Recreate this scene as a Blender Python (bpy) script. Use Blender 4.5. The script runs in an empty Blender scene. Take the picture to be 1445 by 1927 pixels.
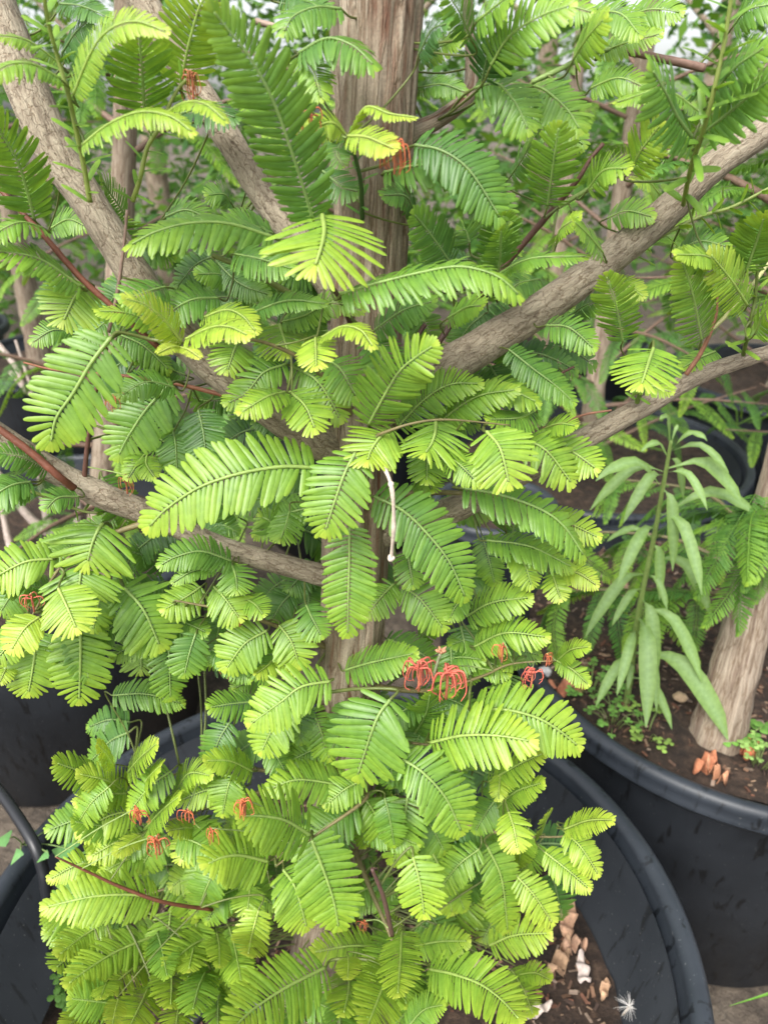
import bpy, math, random
import numpy as np
from mathutils import Vector, noise
random.seed(11)
R = math.radians
scene = bpy.context.scene
C = scene.collection

# ------------------------------------------------------------------ camera, sky, sun, exposure
CAMZ, PITCH, FPX, W0, H0 = 1.45, R(28.0), 26 / 36 * 1927, 1445.0, 1927.0
cam_data = bpy.data.cameras.new('camera')
cam_data.sensor_fit = 'VERTICAL'; cam_data.sensor_height = 36; cam_data.sensor_width = 27; cam_data.lens = 26
cam_data.clip_start = 0.01; cam_data.clip_end = 500
cam_data.dof.use_dof = True; cam_data.dof.focus_distance = 0.58; cam_data.dof.aperture_fstop = 8.0
cam = bpy.data.objects.new('camera', cam_data); C.objects.link(cam)
cam.location = (0, 0, CAMZ); cam.rotation_euler = (R(90) - PITCH, 0, 0)
scene.camera = cam

SUN_EL, SUN_AZ = R(50), R(212)          # azimuth the light comes from (clockwise from +Y): behind and left of the camera
world = bpy.data.worlds.new('World'); scene.world = world; world.use_nodes = True
wn = world.node_tree.nodes; wl = world.node_tree.links
bg = wn['Background']
sky = wn.new('ShaderNodeTexSky'); sky.sky_type = 'NISHITA'; sky.sun_disc = False
sky.sun_elevation = SUN_EL; sky.sun_rotation = SUN_AZ; sky.dust_density = 4.0; sky.air_density = 1.0
hs = wn.new('ShaderNodeHueSaturation'); hs.inputs['Saturation'].default_value = 0.22
wl.new(sky.outputs['Color'], hs.inputs['Color']); wl.new(hs.outputs['Color'], bg.inputs['Color'])
bg.inputs['Strength'].default_value = 0.15
sun_d = bpy.data.lights.new('sun', 'SUN'); sun_d.energy = 1.5; sun_d.angle = R(28); sun_d.color = (1.0, 0.96, 0.9)
sun = bpy.data.objects.new('sun', sun_d); C.objects.link(sun)
sdir = Vector((math.sin(SUN_AZ) * math.cos(SUN_EL), math.cos(SUN_AZ) * math.cos(SUN_EL), math.sin(SUN_EL)))
sun.rotation_euler = sdir.to_track_quat('Z', 'Y').to_euler(); sun.location = (0, 0, 6)
vs = scene.view_settings
vs.view_transform = 'Standard'; vs.look = 'None'; vs.gamma = 1.0; vs.use_curve_mapping = False; vs.exposure = 1.27
scene.cycles.use_denoising = True
scene.cycles.max_bounces = 8; scene.cycles.transmission_bounces = 4; scene.cycles.transparent_max_bounces = 4

# ------------------------------------------------------------------ helpers
CP, SP = math.cos(PITCH), math.sin(PITCH)
def ray(px, py):
    x = (px - W0 / 2) / FPX; y = -(py - H0 / 2) / FPX
    return Vector((x, CP + y * SP, -SP + y * CP))
def at(px, py, zc): return Vector((0, 0, CAMZ)) + ray(px, py) * zc
def on_z(px, py, z):
    d = ray(px, py); return at(px, py, (z - CAMZ) / d.z)
TRUNK_Y, SOIL_Z, RIM_Z = 0.565, 0.43, 0.60
def zref(py):                              # depth of the trunk's upright plane, or of the soil where that is nearer
    d = ray(W0 / 2, py)
    z = TRUNK_Y / d.y if d.y > 0.05 else 9
    if d.z < -0.05: z = min(z, (0.56 - CAMZ) / d.z)
    return z
def pt(px, py, dd): return at(px, py, zref(py) - dd)

def spline(pts, n):
    P = [np.array(p, float) for p in pts]
    if len(P) == 2: P = [P[0], (P[0] + P[1]) / 2, P[1]]
    P = [2 * P[0] - P[1]] + P + [2 * P[-1] - P[-2]]
    m = len(P) - 3; out = []
    for i in range(n):
        u = i / (n - 1) * m; k = min(int(u), m - 1); t = u - k
        a, b, c, d = P[k:k + 4]
        out.append(0.5 * (2 * b + (c - a) * t + (2 * a - 5 * b + 4 * c - d) * t * t + (3 * b - a - 3 * c + d) * t ** 3))
    return out
def unit(v): return v / (np.linalg.norm(v) + 1e-12)

class MB:
    def __init__(s): s.v = []; s.f = []; s.c = []; s.k = []
    def tube(s, pts, rad, sides=8, col=(.3, .2, .1), rough=0.0, cap=True, seed=0.0):
        n = len(pts); base = len(s.v)
        T = [unit(np.array(pts[min(i + 1, n - 1)]) - np.array(pts[max(i - 1, 0)])) for i in range(n)]
        ref = np.array((0, 0, 1.)) if abs(T[0][2]) < .9 else np.array((1., 0, 0))
        A = unit(np.cross(T[0], ref))
        run = 0.0
        for i in range(n):
            if i: run += float(np.linalg.norm(np.array(pts[i]) - np.array(pts[i - 1])))
            A = unit(A - T[i] * np.dot(A, T[i])); B = np.cross(T[i], A)
            for k in range(sides):
                a = 2 * math.pi * k / sides
                r = rad[i]
                d = A * math.cos(a) + B * math.sin(a)
                s.k.append((math.cos(a) * rad[0] + seed, math.sin(a) * rad[0], run))
                if rough:
                    q = np.array((math.cos(a) * 2.2 + seed * 3, math.sin(a) * 2.2, run / (rad[i] + .002) * .7))
                    r *= 1 + rough * (noise.noise(Vector(q)) + .6 * noise.noise(Vector(q * 3.1)))
                s.v.append(tuple(np.array(pts[i]) + d * r)); s.c.append(col)
        for i in range(n - 1):
            for k in range(sides):
                a = base + i * sides + k; b = base + i * sides + (k + 1) % sides
                s.f.append((a, b, b + sides, a + sides))
        if cap:
            s.f.append(tuple(base + k for k in range(sides))[::-1])
            s.f.append(tuple(base + (n - 1) * sides + k for k in range(sides)))
    def blade(s, P0, D, Wd, N, L, hw, droop, sweep, T, col0, col1, prof, fold=.18):
        """a leaf blade: 3 vertices across, folded a little along its midrib"""
        base = len(s.v); m = len(prof)
        for j, (t, w) in enumerate(prof):
            p = P0 + D * (L * t) - N * (droop * L * t * t) + T * (sweep * L * t * t)
            n2 = unit(N + D * (2 * droop * t)); h = hw * w
            c = tuple(col0[q] + (col1[q] - col0[q]) * t for q in range(3))
            s.v += [tuple(p + Wd * h - n2 * (h * fold)), tuple(p + n2 * h * fold), tuple(p - Wd * h - n2 * (h * fold))]
            s.c += [c, tuple(min(1, x * 1.05) for x in c), c]
        for j in range(m - 1):
            a = base + 3 * j
            s.f += [(a, a + 1, a + 4, a + 3), (a + 1, a + 2, a + 5, a + 4)]
    def box(s, c, h, rz=0, col=(.3, .2, .1), tilt=(0, 0)):
        base = len(s.v); cr, sr = math.cos(rz), math.sin(rz)
        for dx in (-1, 1):
            for dy in (-1, 1):
                for dz in (-1, 1):
                    x, y, z = dx * h[0], dy * h[1], dz * h[2] + dx * h[0] * tilt[0] + dy * h[1] * tilt[1]
                    s.v.append((c[0] + x * cr - y * sr, c[1] + x * sr + y * cr, c[2] + z)); s.c.append(col)
        for q in ((0, 1, 3, 2), (4, 6, 7, 5), (0, 4, 5, 1), (2, 3, 7, 6), (0, 2, 6, 4), (1, 5, 7, 3)):
            s.f.append(tuple(base + i for i in q))
    def mesh(s, name, mat, smooth=True):
        me = bpy.data.meshes.new(name)
        me.from_pydata([tuple(map(float, v)) for v in s.v], [], s.f)
        if s.c:
            at_ = me.color_attributes.new('Col', 'FLOAT_COLOR', 'POINT')
            arr = np.ones((len(s.v), 4), np.float32); arr[:, :3] = np.array(s.c, np.float32)
            at_.data.foreach_set('color', arr.ravel())
        if len(s.k) == len(s.v):
            a2 = me.attributes.new('along', 'FLOAT_VECTOR', 'POINT'); a2.data.foreach_set('vector', np.array(s.k, np.float32).ravel())
        if smooth: me.polygons.foreach_set('use_smooth', [True] * len(me.polygons))
        for m_ in (mat if isinstance(mat, (list, tuple)) else [mat]): me.materials.append(m_)
        me.update(); return me
    def build(s, name, mat, parent=None, smooth=True): return link(name, s.mesh(name, mat, smooth), parent)
def link(name, me, parent=None):
    o = bpy.data.objects.new(name, me); C.objects.link(o)
    if parent is not None:
        o.parent = parent
        o.matrix_parent_inverse = parent.matrix_basis.inverted()
    return o
def tag(o, label=None, cat=None, group=None, kind=None):
    if label: o['label'] = label
    if cat: o['category'] = cat
    if group: o['group'] = group
    if kind: o['kind'] = kind
    return o
def thing(name, loc, label, cat, group=None):
    o = bpy.data.objects.new(name, None); C.objects.link(o); o.location = loc; o.empty_display_size = .05
    return tag(o, label, cat, group)

# ------------------------------------------------------------------ materials
def new_mat(name):
    m = bpy.data.materials.new(name); m.use_nodes = True
    nt = m.node_tree; return m, nt, nt.nodes['Principled BSDF'], nt.nodes['Material Output']
def noise_node(nt, scale, detail=4, rough=.6, stretch=None, dist=0):
    tc = nt.nodes.new('ShaderNodeTexCoord'); n = nt.nodes.new('ShaderNodeTexNoise')
    n.inputs['Scale'].default_value = scale; n.inputs['Detail'].default_value = detail
    n.inputs['Roughness'].default_value = rough; n.inputs['Distortion'].default_value = dist
    if stretch:
        mp = nt.nodes.new('ShaderNodeMapping'); mp.inputs['Scale'].default_value = stretch
        nt.links.new(tc.outputs['Object'], mp.inputs['Vector']); nt.links.new(mp.outputs['Vector'], n.inputs['Vector'])
    else: nt.links.new(tc.outputs['Object'], n.inputs['Vector'])
    return n
def ramp(nt, src, stops):
    r = nt.nodes.new('ShaderNodeValToRGB'); e = r.color_ramp.elements
    while len(e) < len(stops): e.new(.5)
    for i, (p, c) in enumerate(stops): e[i].position = p; e[i].color = (*c, 1)
    nt.links.new(src, r.inputs['Fac']); return r
def bump(nt, src, bsdf, strength, dist):
    b = nt.nodes.new('ShaderNodeBump'); b.inputs['Strength'].default_value = strength; b.inputs['Distance'].default_value = dist
    nt.links.new(src, b.inputs['Height']); nt.links.new(b.outputs['Normal'], bsdf.inputs['Normal'])
def mixc(nt, fac, a, b, mode='MIX'):
    m = nt.nodes.new('ShaderNodeMix'); m.data_type = 'RGBA'; m.blend_type = mode
    for s_, v in ((0, fac), (6, a), (7, b)):
        if hasattr(v, 'is_output'): nt.links.new(v, m.inputs[s_])
        elif s_ == 0: m.inputs[0].default_value = v
        else: m.inputs[s_].default_value = (*v, 1)
    return m.outputs[2]

def leaf_mat(name, transl=.38, rough=.40, spec=.55):
    m, nt, p, out = new_mat(name)
    a = nt.nodes.new('ShaderNodeAttribute'); a.attribute_name = 'Col'
    n = noise_node(nt, 160, 3)
    r = ramp(nt, n.outputs['Fac'], [(.3, (.82, .84, .8)), (.7, (1.12, 1.1, 1.1))])
    col = mixc(nt, 1.0, a.outputs['Color'], r.outputs['Color'], 'MULTIPLY')
    nt.links.new(col, p.inputs['Base Color'])
    p.inputs['Roughness'].default_value = rough; p.inputs['Specular IOR Level'].default_value = spec
    t = nt.nodes.new('ShaderNodeBsdfTranslucent')
    tcol = mixc(nt, 1.0, col, (1.25, 1.15, .45), 'MULTIPLY')
    nt.links.new(tcol, t.inputs['Color'])
    mx = nt.nodes.new('ShaderNodeMixShader'); mx.inputs[0].default_value = transl
    nt.links.new(p.outputs[0], mx.inputs[1]); nt.links.new(t.outputs[0], mx.inputs[2])
    nt.links.new(mx.outputs[0], out.inputs['Surface'])
    bump(nt, n.outputs['Fac'], p, .25, .0006)
    return m
def bark_mat(name, a, b, c, sx, sz, strength=.8, plate=(150, 45), crack=.10):
    """bark that follows the limb: 'along' holds (x, y round the limb, metres along it)"""
    m, nt, p, out = new_mat(name)
    at_ = nt.nodes.new('ShaderNodeAttribute'); at_.attribute_name = 'along'
    def mapped(k1, k2):
        mp = nt.nodes.new('ShaderNodeMapping'); mp.inputs['Scale'].default_value = (k1, k1, k2)
        nt.links.new(at_.outputs['Vector'], mp.inputs['Vector']); return mp.outputs['Vector']
    def nz(k1, k2, detail, rough, dist=0):
        n = nt.nodes.new('ShaderNodeTexNoise'); n.inputs['Scale'].default_value = 1; n.inputs['Detail'].default_value = detail
        n.inputs['Roughness'].default_value = rough; n.inputs['Distortion'].default_value = dist
        nt.links.new(mapped(k1, k2), n.inputs['Vector']); return n
    n1 = nz(sx, sz, 6, .65, .5); n2 = nz(18, 12, 4, .6); n3 = nz(900, 500, 3, .7)
    wob = nz(plate[0] * .7, plate[1] * .9, 3, .6)
    add0 = nt.nodes.new('ShaderNodeVectorMath'); add0.operation = 'MULTIPLY_ADD'; add0.inputs[1].default_value = (2.2, 2.2, 2.2)
    nt.links.new(wob.outputs['Color'], add0.inputs[0]); nt.links.new(mapped(*plate), add0.inputs[2])
    vo = nt.nodes.new('ShaderNodeTexVoronoi'); vo.feature = 'DISTANCE_TO_EDGE'; vo.inputs['Scale'].default_value = 1
    nt.links.new(add0.outputs[0], vo.inputs['Vector'])
    r1 = ramp(nt, n1.outputs['Fac'], [(.32, c), (.46, b), (.64, a)])
    r2 = ramp(nt, n2.outputs['Fac'], [(.3, (.72, .68, .63)), (.5, (1, .97, .93)), (.72, (1.18, 1.17, 1.14))])
    r3 = ramp(nt, n3.outputs['Fac'], [(.3, (.78, .78, .78)), (.7, (1.2, 1.2, 1.2))])
    r4 = ramp(nt, vo.outputs['Distance'], [(0, (.60, .52, .45)), (crack, (1, 1, 1))])
    col = r1.outputs['Color']
    for q in (r2, r3, r4): col = mixc(nt, 1, col, q.outputs['Color'], 'MULTIPLY')
    nt.links.new(col, p.inputs['Base Color']); p.inputs['Roughness'].default_value = .85
    h1 = nt.nodes.new('ShaderNodeMath'); h1.operation = 'MULTIPLY_ADD'; h1.inputs[1].default_value = .2
    nt.links.new(n3.outputs['Fac'], h1.inputs[0]); nt.links.new(n1.outputs['Fac'], h1.inputs[2])
    h2 = nt.nodes.new('ShaderNodeMath'); h2.operation = 'MULTIPLY_ADD'; h2.inputs[1].default_value = .35
    nt.links.new(r4.outputs['Color'], h2.inputs[0]); nt.links.new(h1.outputs[0], h2.inputs[2])
    bump(nt, h2.outputs[0], p, strength, .0035)
    return m
def vcol_mat(name, rough=.7, nscale=90, lo=.7, hi=1.25, bstr=.5, bdist=.002):
    m, nt, p, out = new_mat(name)
    a = nt.nodes.new('ShaderNodeAttribute'); a.attribute_name = 'Col'
    n = noise_node(nt, nscale, 5, .65)
    r = ramp(nt, n.outputs['Fac'], [(.3, (lo, lo, lo)), (.7, (hi, hi, hi))])
    nt.links.new(mixc(nt, 1, a.outputs['Color'], r.outputs['Color'], 'MULTIPLY'), p.inputs['Base Color'])
    p.inputs['Roughness'].default_value = rough; bump(nt, n.outputs['Fac'], p, bstr, bdist)
    return m
def pot_mat(name='black_plastic', g=1.0, ro=0.0):
    m, nt, p, out = new_mat(name)
    n1 = noise_node(nt, 5, 5, .6); n2 = noise_node(nt, 260, 2, .5); n3 = noise_node(nt, 1, 4, .6, (70, 70, 9), .4)
    r1 = ramp(nt, n1.outputs['Fac'], [(.3, (.0075 * g, .0095 * g, .0125 * g)), (.7, (.017 * g, .0205 * g, .026 * g))])
    r2 = ramp(nt, n2.outputs['Fac'], [(.70, (0, 0, 0)), (.78, (.16, .16, .15))])
    r3 = ramp(nt, n3.outputs['Fac'], [(.36, (.35, .35, .35)), (.42, (1, 1, 1))])
    c1 = mixc(nt, 1, r1.outputs['Color'], r3.outputs['Color'], 'MULTIPLY')
    c2 = mixc(nt, .6, c1, r2.outputs['Color'], 'ADD')
    nt.links.new(c2, p.inputs['Base Color'])
    rr = ramp(nt, n1.outputs['Fac'], [(.3, (.42 - ro,) * 3), (.7, (.60 - ro,) * 3)])
    nt.links.new(rr.outputs['Color'], p.inputs['Roughness'])
    p.inputs['Specular IOR Level'].default_value = .38
    bump(nt, n1.outputs['Fac'], p, .15, .004)
    return m
def soil_mat():
    m, nt, p, out = new_mat('soil')
    n1 = noise_node(nt, 55, 8, .75); n2 = noise_node(nt, 12, 4, .6)
    r1 = ramp(nt, n1.outputs['Fac'], [(.32, (.012, .008, .006)), (.5, (.045, .028, .019)), (.72, (.13, .085, .058))])
    r2 = ramp(nt, n2.outputs['Fac'], [(.3, (.6, .6, .6)), (.7, (1.25, 1.2, 1.15))])
    nt.links.new(mixc(nt, 1, r1.outputs['Color'], r2.outputs['Color'], 'MULTIPLY'), p.inputs['Base Color'])
    p.inputs['Roughness'].default_value = .9; bump(nt, n1.outputs['Fac'], p, 1.0, .012)
    return m
M_LEAF = leaf_mat('young_needles')
M_BGLEAF = leaf_mat('neighbour_needles', .35, .5, .3)
M_WEED = leaf_mat('weed_leaf', .3, .5, .35)
M_TRUNK = bark_mat('trunk_bark', (.345, .295, .23), (.235, .185, .135), (.15, .065, .038), 230, 13, 1.0, (120, 11), .06)
M_LIMB = bark_mat('limb_bark', (.355, .315, .24), (.275, .235, .175), (.13, .10, .07), 200, 70, .9, (130, 90), .05)
M_BGBARK = bark_mat('pale_bark', (.38, .325, .26), (.26, .21, .16), (.14, .09, .07), 90, 9, .9, (80, 14), .10)
M_TWIG = vcol_mat('twig', .6, 140)
M_DRY = vcol_mat('withered_needles', .7, 200, .75, 1.2)
M_DEBRIS = vcol_mat('debris', .85, 120, .65, 1.3)
M_POT = pot_mat(); M_RIM = pot_mat('worn_lit_rim_plastic', 1.9, .06)  # rim plastic lightened overall: wear, plus its highlights painted into the base colour
M_SOIL = soil_mat()

# ------------------------------------------------------------------ leaf colours: from deep mature green to lime new growth
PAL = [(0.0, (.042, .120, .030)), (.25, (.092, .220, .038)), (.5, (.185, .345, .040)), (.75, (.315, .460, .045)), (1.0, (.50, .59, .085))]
def tone(t):
    t = max(0, min(1, t))
    for (a, ca), (b, cb) in zip(PAL, PAL[1:]):
        if t <= b:
            k = (t - a) / (b - a); return tuple(ca[i] + (cb[i] - ca[i]) * k for i in range(3))
NEEDLE = [(0, .40), (.06, .74), (.3, .98), (.62, 1.0), (.86, .88), (.95, .62), (1.0, .22)]
NEEDLE_LO = [(0, .3), (.3, .95), (.8, .95), (1.0, .3)]

def frond_blades(pts, Nref, Lmax, ton, rng, spacing=.145, droop=.16, prof=NEEDLE, wide=.078, tipgain=.24):
    """yield blade arguments for a two-ranked spray of flat needles along pts"""
    P = spline(pts, 40); seg = [np.linalg.norm(P[i + 1] - P[i]) for i in range(39)]
    cum = np.concatenate([[0], np.cumsum(seg)]); tot = cum[-1]
    fit = max(.55, min(1, tot / (Lmax * 2.3))); spacing *= fit; wide *= min(1, fit * 1.2)
    step = Lmax * spacing; n = max(6, int(tot / step)); out = []
    for k in range(n + 1):
        s_ = (k + .35) / (n + .6); s_ = min(s_, 1)
        d = s_ * tot; i = min(int(np.searchsorted(cum, d)), 39); i = max(i, 1)
        t = (d - cum[i - 1]) / (cum[i] - cum[i - 1] + 1e-9)
        p = P[i - 1] + (P[i] - P[i - 1]) * t
        T = unit(P[min(i + 1, 39)] - P[max(i - 2, 0)])
        N = unit(Nref - T * np.dot(Nref, T)); S = np.cross(T, N)
        env = min(1, .62 + 1.9 * s_) * (1 if s_ < .55 else 1 - .66 * ((s_ - .55) / .45) ** 1.6)
        for sd in (-1, 1):
            th = R(74 - 12 * s_ - 30 * max(0, (s_ - .7) / .3) ** 1.5 + rng.uniform(-6, 6))
            if s_ < .08: th += R(8)
            D = unit(T * math.cos(th) + S * sd * math.sin(th) + N * rng.uniform(-.07, .05))
            tw = rng.gauss(0, .13) + sd * .10
            Wd = unit(np.cross(N, D)); N2 = unit(np.cross(D, Wd))
            Wd2 = Wd * math.cos(tw) + N2 * math.sin(tw); N3 = unit(np.cross(D, Wd2))
            L = Lmax * env * rng.uniform(.91, 1.06)
            tn = ton + tipgain * s_ ** 2.2 - .05 + rng.uniform(-.055, .055)
            c0 = tone(tn - .03); c1 = tone(tn + .09)
            off = T * (step * (.25 if sd > 0 else -.15)) + S * sd * (.0008)
            out.append((p + off, D, Wd2, N3, L, Lmax * wide * (.72 + .28 * env) * rng.uniform(.9, 1.08), droop * rng.uniform(.6, 1.4), rng.uniform(-.02, .10), T, c0, c1, prof))
    # terminal needles
    T = unit(P[-1] - P[-4]); N = unit(Nref - T * np.dot(Nref, T)); S = np.cross(T, N)
    for a in (-14, 3, 17):
        D = unit(T * math.cos(R(a)) + S * math.sin(R(a)))
        tn = ton + tipgain + .05
        out.append((P[-1], D, unit(np.cross(N, D)), N, Lmax * .30, Lmax * wide * .6, .1, 0, T, tone(tn), tone(tn + .1), prof))
    return out, P

# ------------------------------------------------------------------ the ground
def sheet(name, x0, x1, y0, y1, nx, ny, fz, mat, col=None):
    mb = MB()
    for j in range(ny + 1):
        for i in range(nx + 1):
            x = x0 + (x1 - x0) * i / nx; y = y0 + (y1 - y0) * j / ny
            mb.v.append((x, y, fz(x, y)))
            if col: mb.c.append(col)
    for j in range(ny):
        for i in range(nx):
            a = j * (nx + 1) + i; mb.f.append((a, a + 1, a + nx + 2, a + nx + 1))
    return mb.build(name, mat)
mgr, nt, p, out = new_mat('nursery_ground')
n1 = noise_node(nt, 9, 8, .7); n2 = noise_node(nt, 60, 5, .7)
r1 = ramp(nt, n1.outputs['Fac'], [(.3, (.035, .028, .022)), (.5, (.10, .078, .06)), (.7, (.19, .155, .12))])
r2 = ramp(nt, n2.outputs['Fac'], [(.3, (.55, .55, .55)), (.7, (1.3, 1.3, 1.25))])
nt.links.new(mixc(nt, 1, r1.outputs['Color'], r2.outputs['Color'], 'MULTIPLY'), p.inputs['Base Color'])
p.inputs['Roughness'].default_value = .95; bump(nt, n2.outputs['Fac'], p, .8, .02)
tag(sheet('ground', -150, 150, -20, 280, 30, 30, lambda x, y: 0, mgr), kind='structure')

# ------------------------------------------------------------------ pots
def lathe(mb, c, prof, n=96, wob=0):
    base = len(mb.v); m = len(prof)
    for k in range(n):
        a = 2 * math.pi * k / n
        w = 1 + wob * math.sin(2 * a + c[0] * 7) + wob * .5 * math.sin(3 * a + 1)
        for r_, z in prof: mb.v.append((c[0] + r_ * w * math.cos(a), c[1] + r_ * w * math.sin(a), z))
    for k in range(n):
        for j in range(m - 1):
            a = base + k * m + j; b = base + ((k + 1) % n) * m + j
            mb.f.append((a, b, b + 1, a + 1))
def pot(c, Ro, H, soil_z, label, group='black nursery pots', soil_label=None, n=96):
    root = thing('nursery_pot', (c[0], c[1], 0), label, 'pot', group)
    rb = Ro * .72
    b = MB(); w = .006; lip = .026
    lathe(b, c, [(.002, .004), (rb - .01, .004), (rb, .012), (Ro - lip - .004, H - .034), (Ro - lip - .004 - w, H - .02),
                 (rb - w, .02), (.002, .02)], n, .004)
    b.build('wall', M_POT, root)
    r = MB()
    roll = [(Ro - lip + .5 * lip - math.cos(R(a)) * .5 * lip, H - .014 + math.sin(R(a)) * .014) for a in range(-10, 191, 18)]
    lathe(r, c, [(Ro - lip - .006, H - .036)] + roll + [(Ro - .001, H - .030), (Ro + .0025, H - .034), (Ro + .001, H - .0375),
                 (Ro - lip + .002, H - .038), (Ro - lip - .006, H - .036)], n, .004)
    r.build('rim', M_RIM, root)
    s = MB(); rs = rb + (Ro - lip - .010 - rb) * soil_z / H - .004
    rings, segs = 26, 90
    for i in range(rings + 1):
        for k in range(segs):
            rr = rs * i / rings; a = 2 * math.pi * k / segs
            x, y = c[0] + rr * math.cos(a), c[1] + rr * math.sin(a)
            z = soil_z + .012 * noise.noise(Vector((x * 9, y * 9, 0))) + .009 * noise.noise(Vector((x * 34, y * 34, 3))) + .004 * noise.noise(Vector((x * 90, y * 90, 7)))
            s.v.append((x, y, z))
    for i in range(rings):
        for k in range(segs):
            a = i * segs + k; b2 = i * segs + (k + 1) % segs
            s.f.append((a, b2, b2 + segs, a + segs))
    so = s.build('potting_soil', M_SOIL); tag(so, soil_label or 'dark potting soil filling the pot', 'soil', 'soil in the pots' if not soil_label else None, 'stuff')
    return root, rs
MAIN_C, RIGHT_C, LEFT_C = (-.065, .548), (.67, 1.12), (-.83, 1.53)
pot(MAIN_C, .435, RIM_Z, SOIL_Z, 'large black plastic pot holding the bushy lime green conifer', None, 'brown mulchy soil around the lime green conifer, inside its black pot')
pot(RIGHT_C, .435, RIM_Z, .568, 'black pot with a tall weed and a leaning trunk, filled to the rim', None, 'brown soil with weeds and curled red leaves, level with the pot rim')
pot(LEFT_C, .435, RIM_Z, .50, 'black pot behind the drooping left branches, standing in deep shade', None, 'shaded soil inside the black pot behind the left branches')
far_pots = [((.62, 2.01), .435, .60), ((1.50, 1.80), .435, .60), ((1.52, 2.72), .435, .60), ((-1.27, 3.03), .435, .60), ((-.16, 2.62), .435, .6), ((.26, 1.54), .15, .66), ((-1.75, 1.90), .435, .6), ((.75, 3.3), .435, .6), ((-2.2, 3.4), .435, .6), ((2.3, 3.4), .435, .6)]
far_labels = {0: 'black pot directly behind the tall weed', 1: 'black pot behind the thick leaning trunk', 3: 'black pot holding the pale-trunked conifer beyond the big left limb', 5: 'narrow tall black pot behind the lime green conifer'}
for k, (c, r_, h_) in enumerate(far_pots):
    pot(c, r_, h_, h_ - .06, far_labels.get(k, 'black nursery pot in the blurred rows behind the lime green conifer'), None if k in far_labels else 'pots in the rows behind', None, 64)

# ------------------------------------------------------------------ the conifer: trunk and limbs
trunk_px = [(716, -420), (717, -150), (716, 0), (706, 207), (699, 415), (690, 600), (674, 900), (660, 1250), (648, 1400), (640, 1600), (606, 1760), (596, 1850), (592, 1920)]
TP = []
for (x, y) in trunk_px:
    d = ray(x, y); TP.append(np.array(at(x, y, TRUNK_Y / d.y)))
tree = thing('conifer_tree', tuple(TP[-1]), 'bushy young conifer with lime green feathery fronds rising from the large black pot', 'tree')
BR = []                      # (points) of every limb, for attaching stalks
def build_trunk():
    n, sides = 300, 72
    P = spline(TP[::-1], n)
    z0, z1 = P[0][2], P[-1][2]
    mb = MB(); rad = []
    base = 0
    for i, p_ in enumerate(P):
        h = (p_[2] - SOIL_Z)
        r0 = .0365 - .0110 * min(1, h / .95) ** .8 + .012 * max(0, 1 - h / .10) ** 2
        for k in range(sides):
            a = 2 * math.pi * k / sides
            q = Vector((math.cos(a) * 4.2, math.sin(a) * 4.2, p_[2] * 5.5))
            warp = noise.noise(Vector((math.cos(a) * 2, math.sin(a) * 2, p_[2] * 9))) * .5
            q2 = Vector((math.cos(a + warp * .25) * 7.5, math.sin(a + warp * .25) * 7.5, p_[2] * 6))
            ridge = abs(noise.noise(q2)); strip = noise.noise(q * 1.3)
            step = max(0, min(1, (noise.noise(Vector((math.cos(a) * 5 + 9, math.sin(a) * 5, p_[2] * 4))) - .02) * 9))
            r_ = r0 * (1 + .05 * strip) + .0018 * step - .0030 * max(0, 1 - ridge / .16) + .0006 * noise.noise(q2 * 6)
            # knot scar high on the trunk
            mb.v.append((p_[0] + r_ * math.cos(a), p_[1] + r_ * math.sin(a), p_[2])); mb.k.append((math.cos(a) * .025, math.sin(a) * .025, p_[2]))
    for i in range(n - 1):
        for k in range(sides):
            a = i * sides + k; b = i * sides + (k + 1) % sides
            mb.f.append((a, b, b + sides, a + sides))
    mb.build('trunk', M_TRUNK, tree)
    BR.append(P[::8])
build_trunk()

def limb(pxs, name='branch', mat=None, rough=.07, sides=18, n=60, seed=0.0, col=(.14, .06, .035)):
    """pxs: (x, y, dd, width_px)"""
    pts = [np.array(pt(x, y, d)) for x, y, d, w in pxs]
    rr = [w * (zref(y) - d) / FPX / 2 for x, y, d, w in pxs]
    P = spline(pts, n); rad = [float(q[0]) for q in spline([np.array((r_, 0, 0)) for r_ in rr], n)]
    mb = MB(); mb.tube(P, rad, sides, col, rough, True, seed)
    o = mb.build(name, mat or M_LIMB, tree); BR.append(P[::3]); return o
limb([(650, 850, 0, 84), (560, 800, .02, 76), (420, 700, .03, 72), (300, 585, .03, 70), (225, 470, .02, 64), (165, 375, .01, 66), (90, 255, 0, 76), (10, 60, -.02, 80), (-60, -120, -.04, 82)], seed=1)   # big left limb
limb([(640, 560, -.02, 60), (560, 450, -.03, 54), (500, 375, -.045, 50), (430, 260, -.055, 52), (360, 150, -.07, 54), (270, 0, -.08, 54), (200, -140, -.1, 50)], seed=2)
limb([(700, 790, 0, 84), (800, 715, .02, 76), (900, 655, .01, 70), (1020, 580, 0, 64), (1130, 500, -.01, 62), (1240, 410, -.02, 60), (1340, 315, -.02, 56), (1470, 225, -.03, 52)], seed=3)                     # big right limb
limb([(690, 1010, 0, 60), (850, 960, .02, 52), (1000, 880, .01, 44), (1100, 825, 0, 42), (1220, 760, 0, 38), (1320, 705, -.01, 32), (1470, 655, -.02, 26)], seed=4)
limb([(640, 1090, 0, 46), (560, 1070, .01, 40), (420, 1030, .01, 40), (300, 975, .02, 44), (200, 935, .03, 50), (110, 890, .03, 46), (-30, 800, .04, 44)], seed=5)
limb([(740, 275, 0, 44), (775, 250, -.01, 36), (830, 222, -.02, 30), (880, 178, -.03, 30), (886, 110, -.04, 22), (877, -30, -.05, 20)], seed=6, mat=M_TRUNK)
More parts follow.
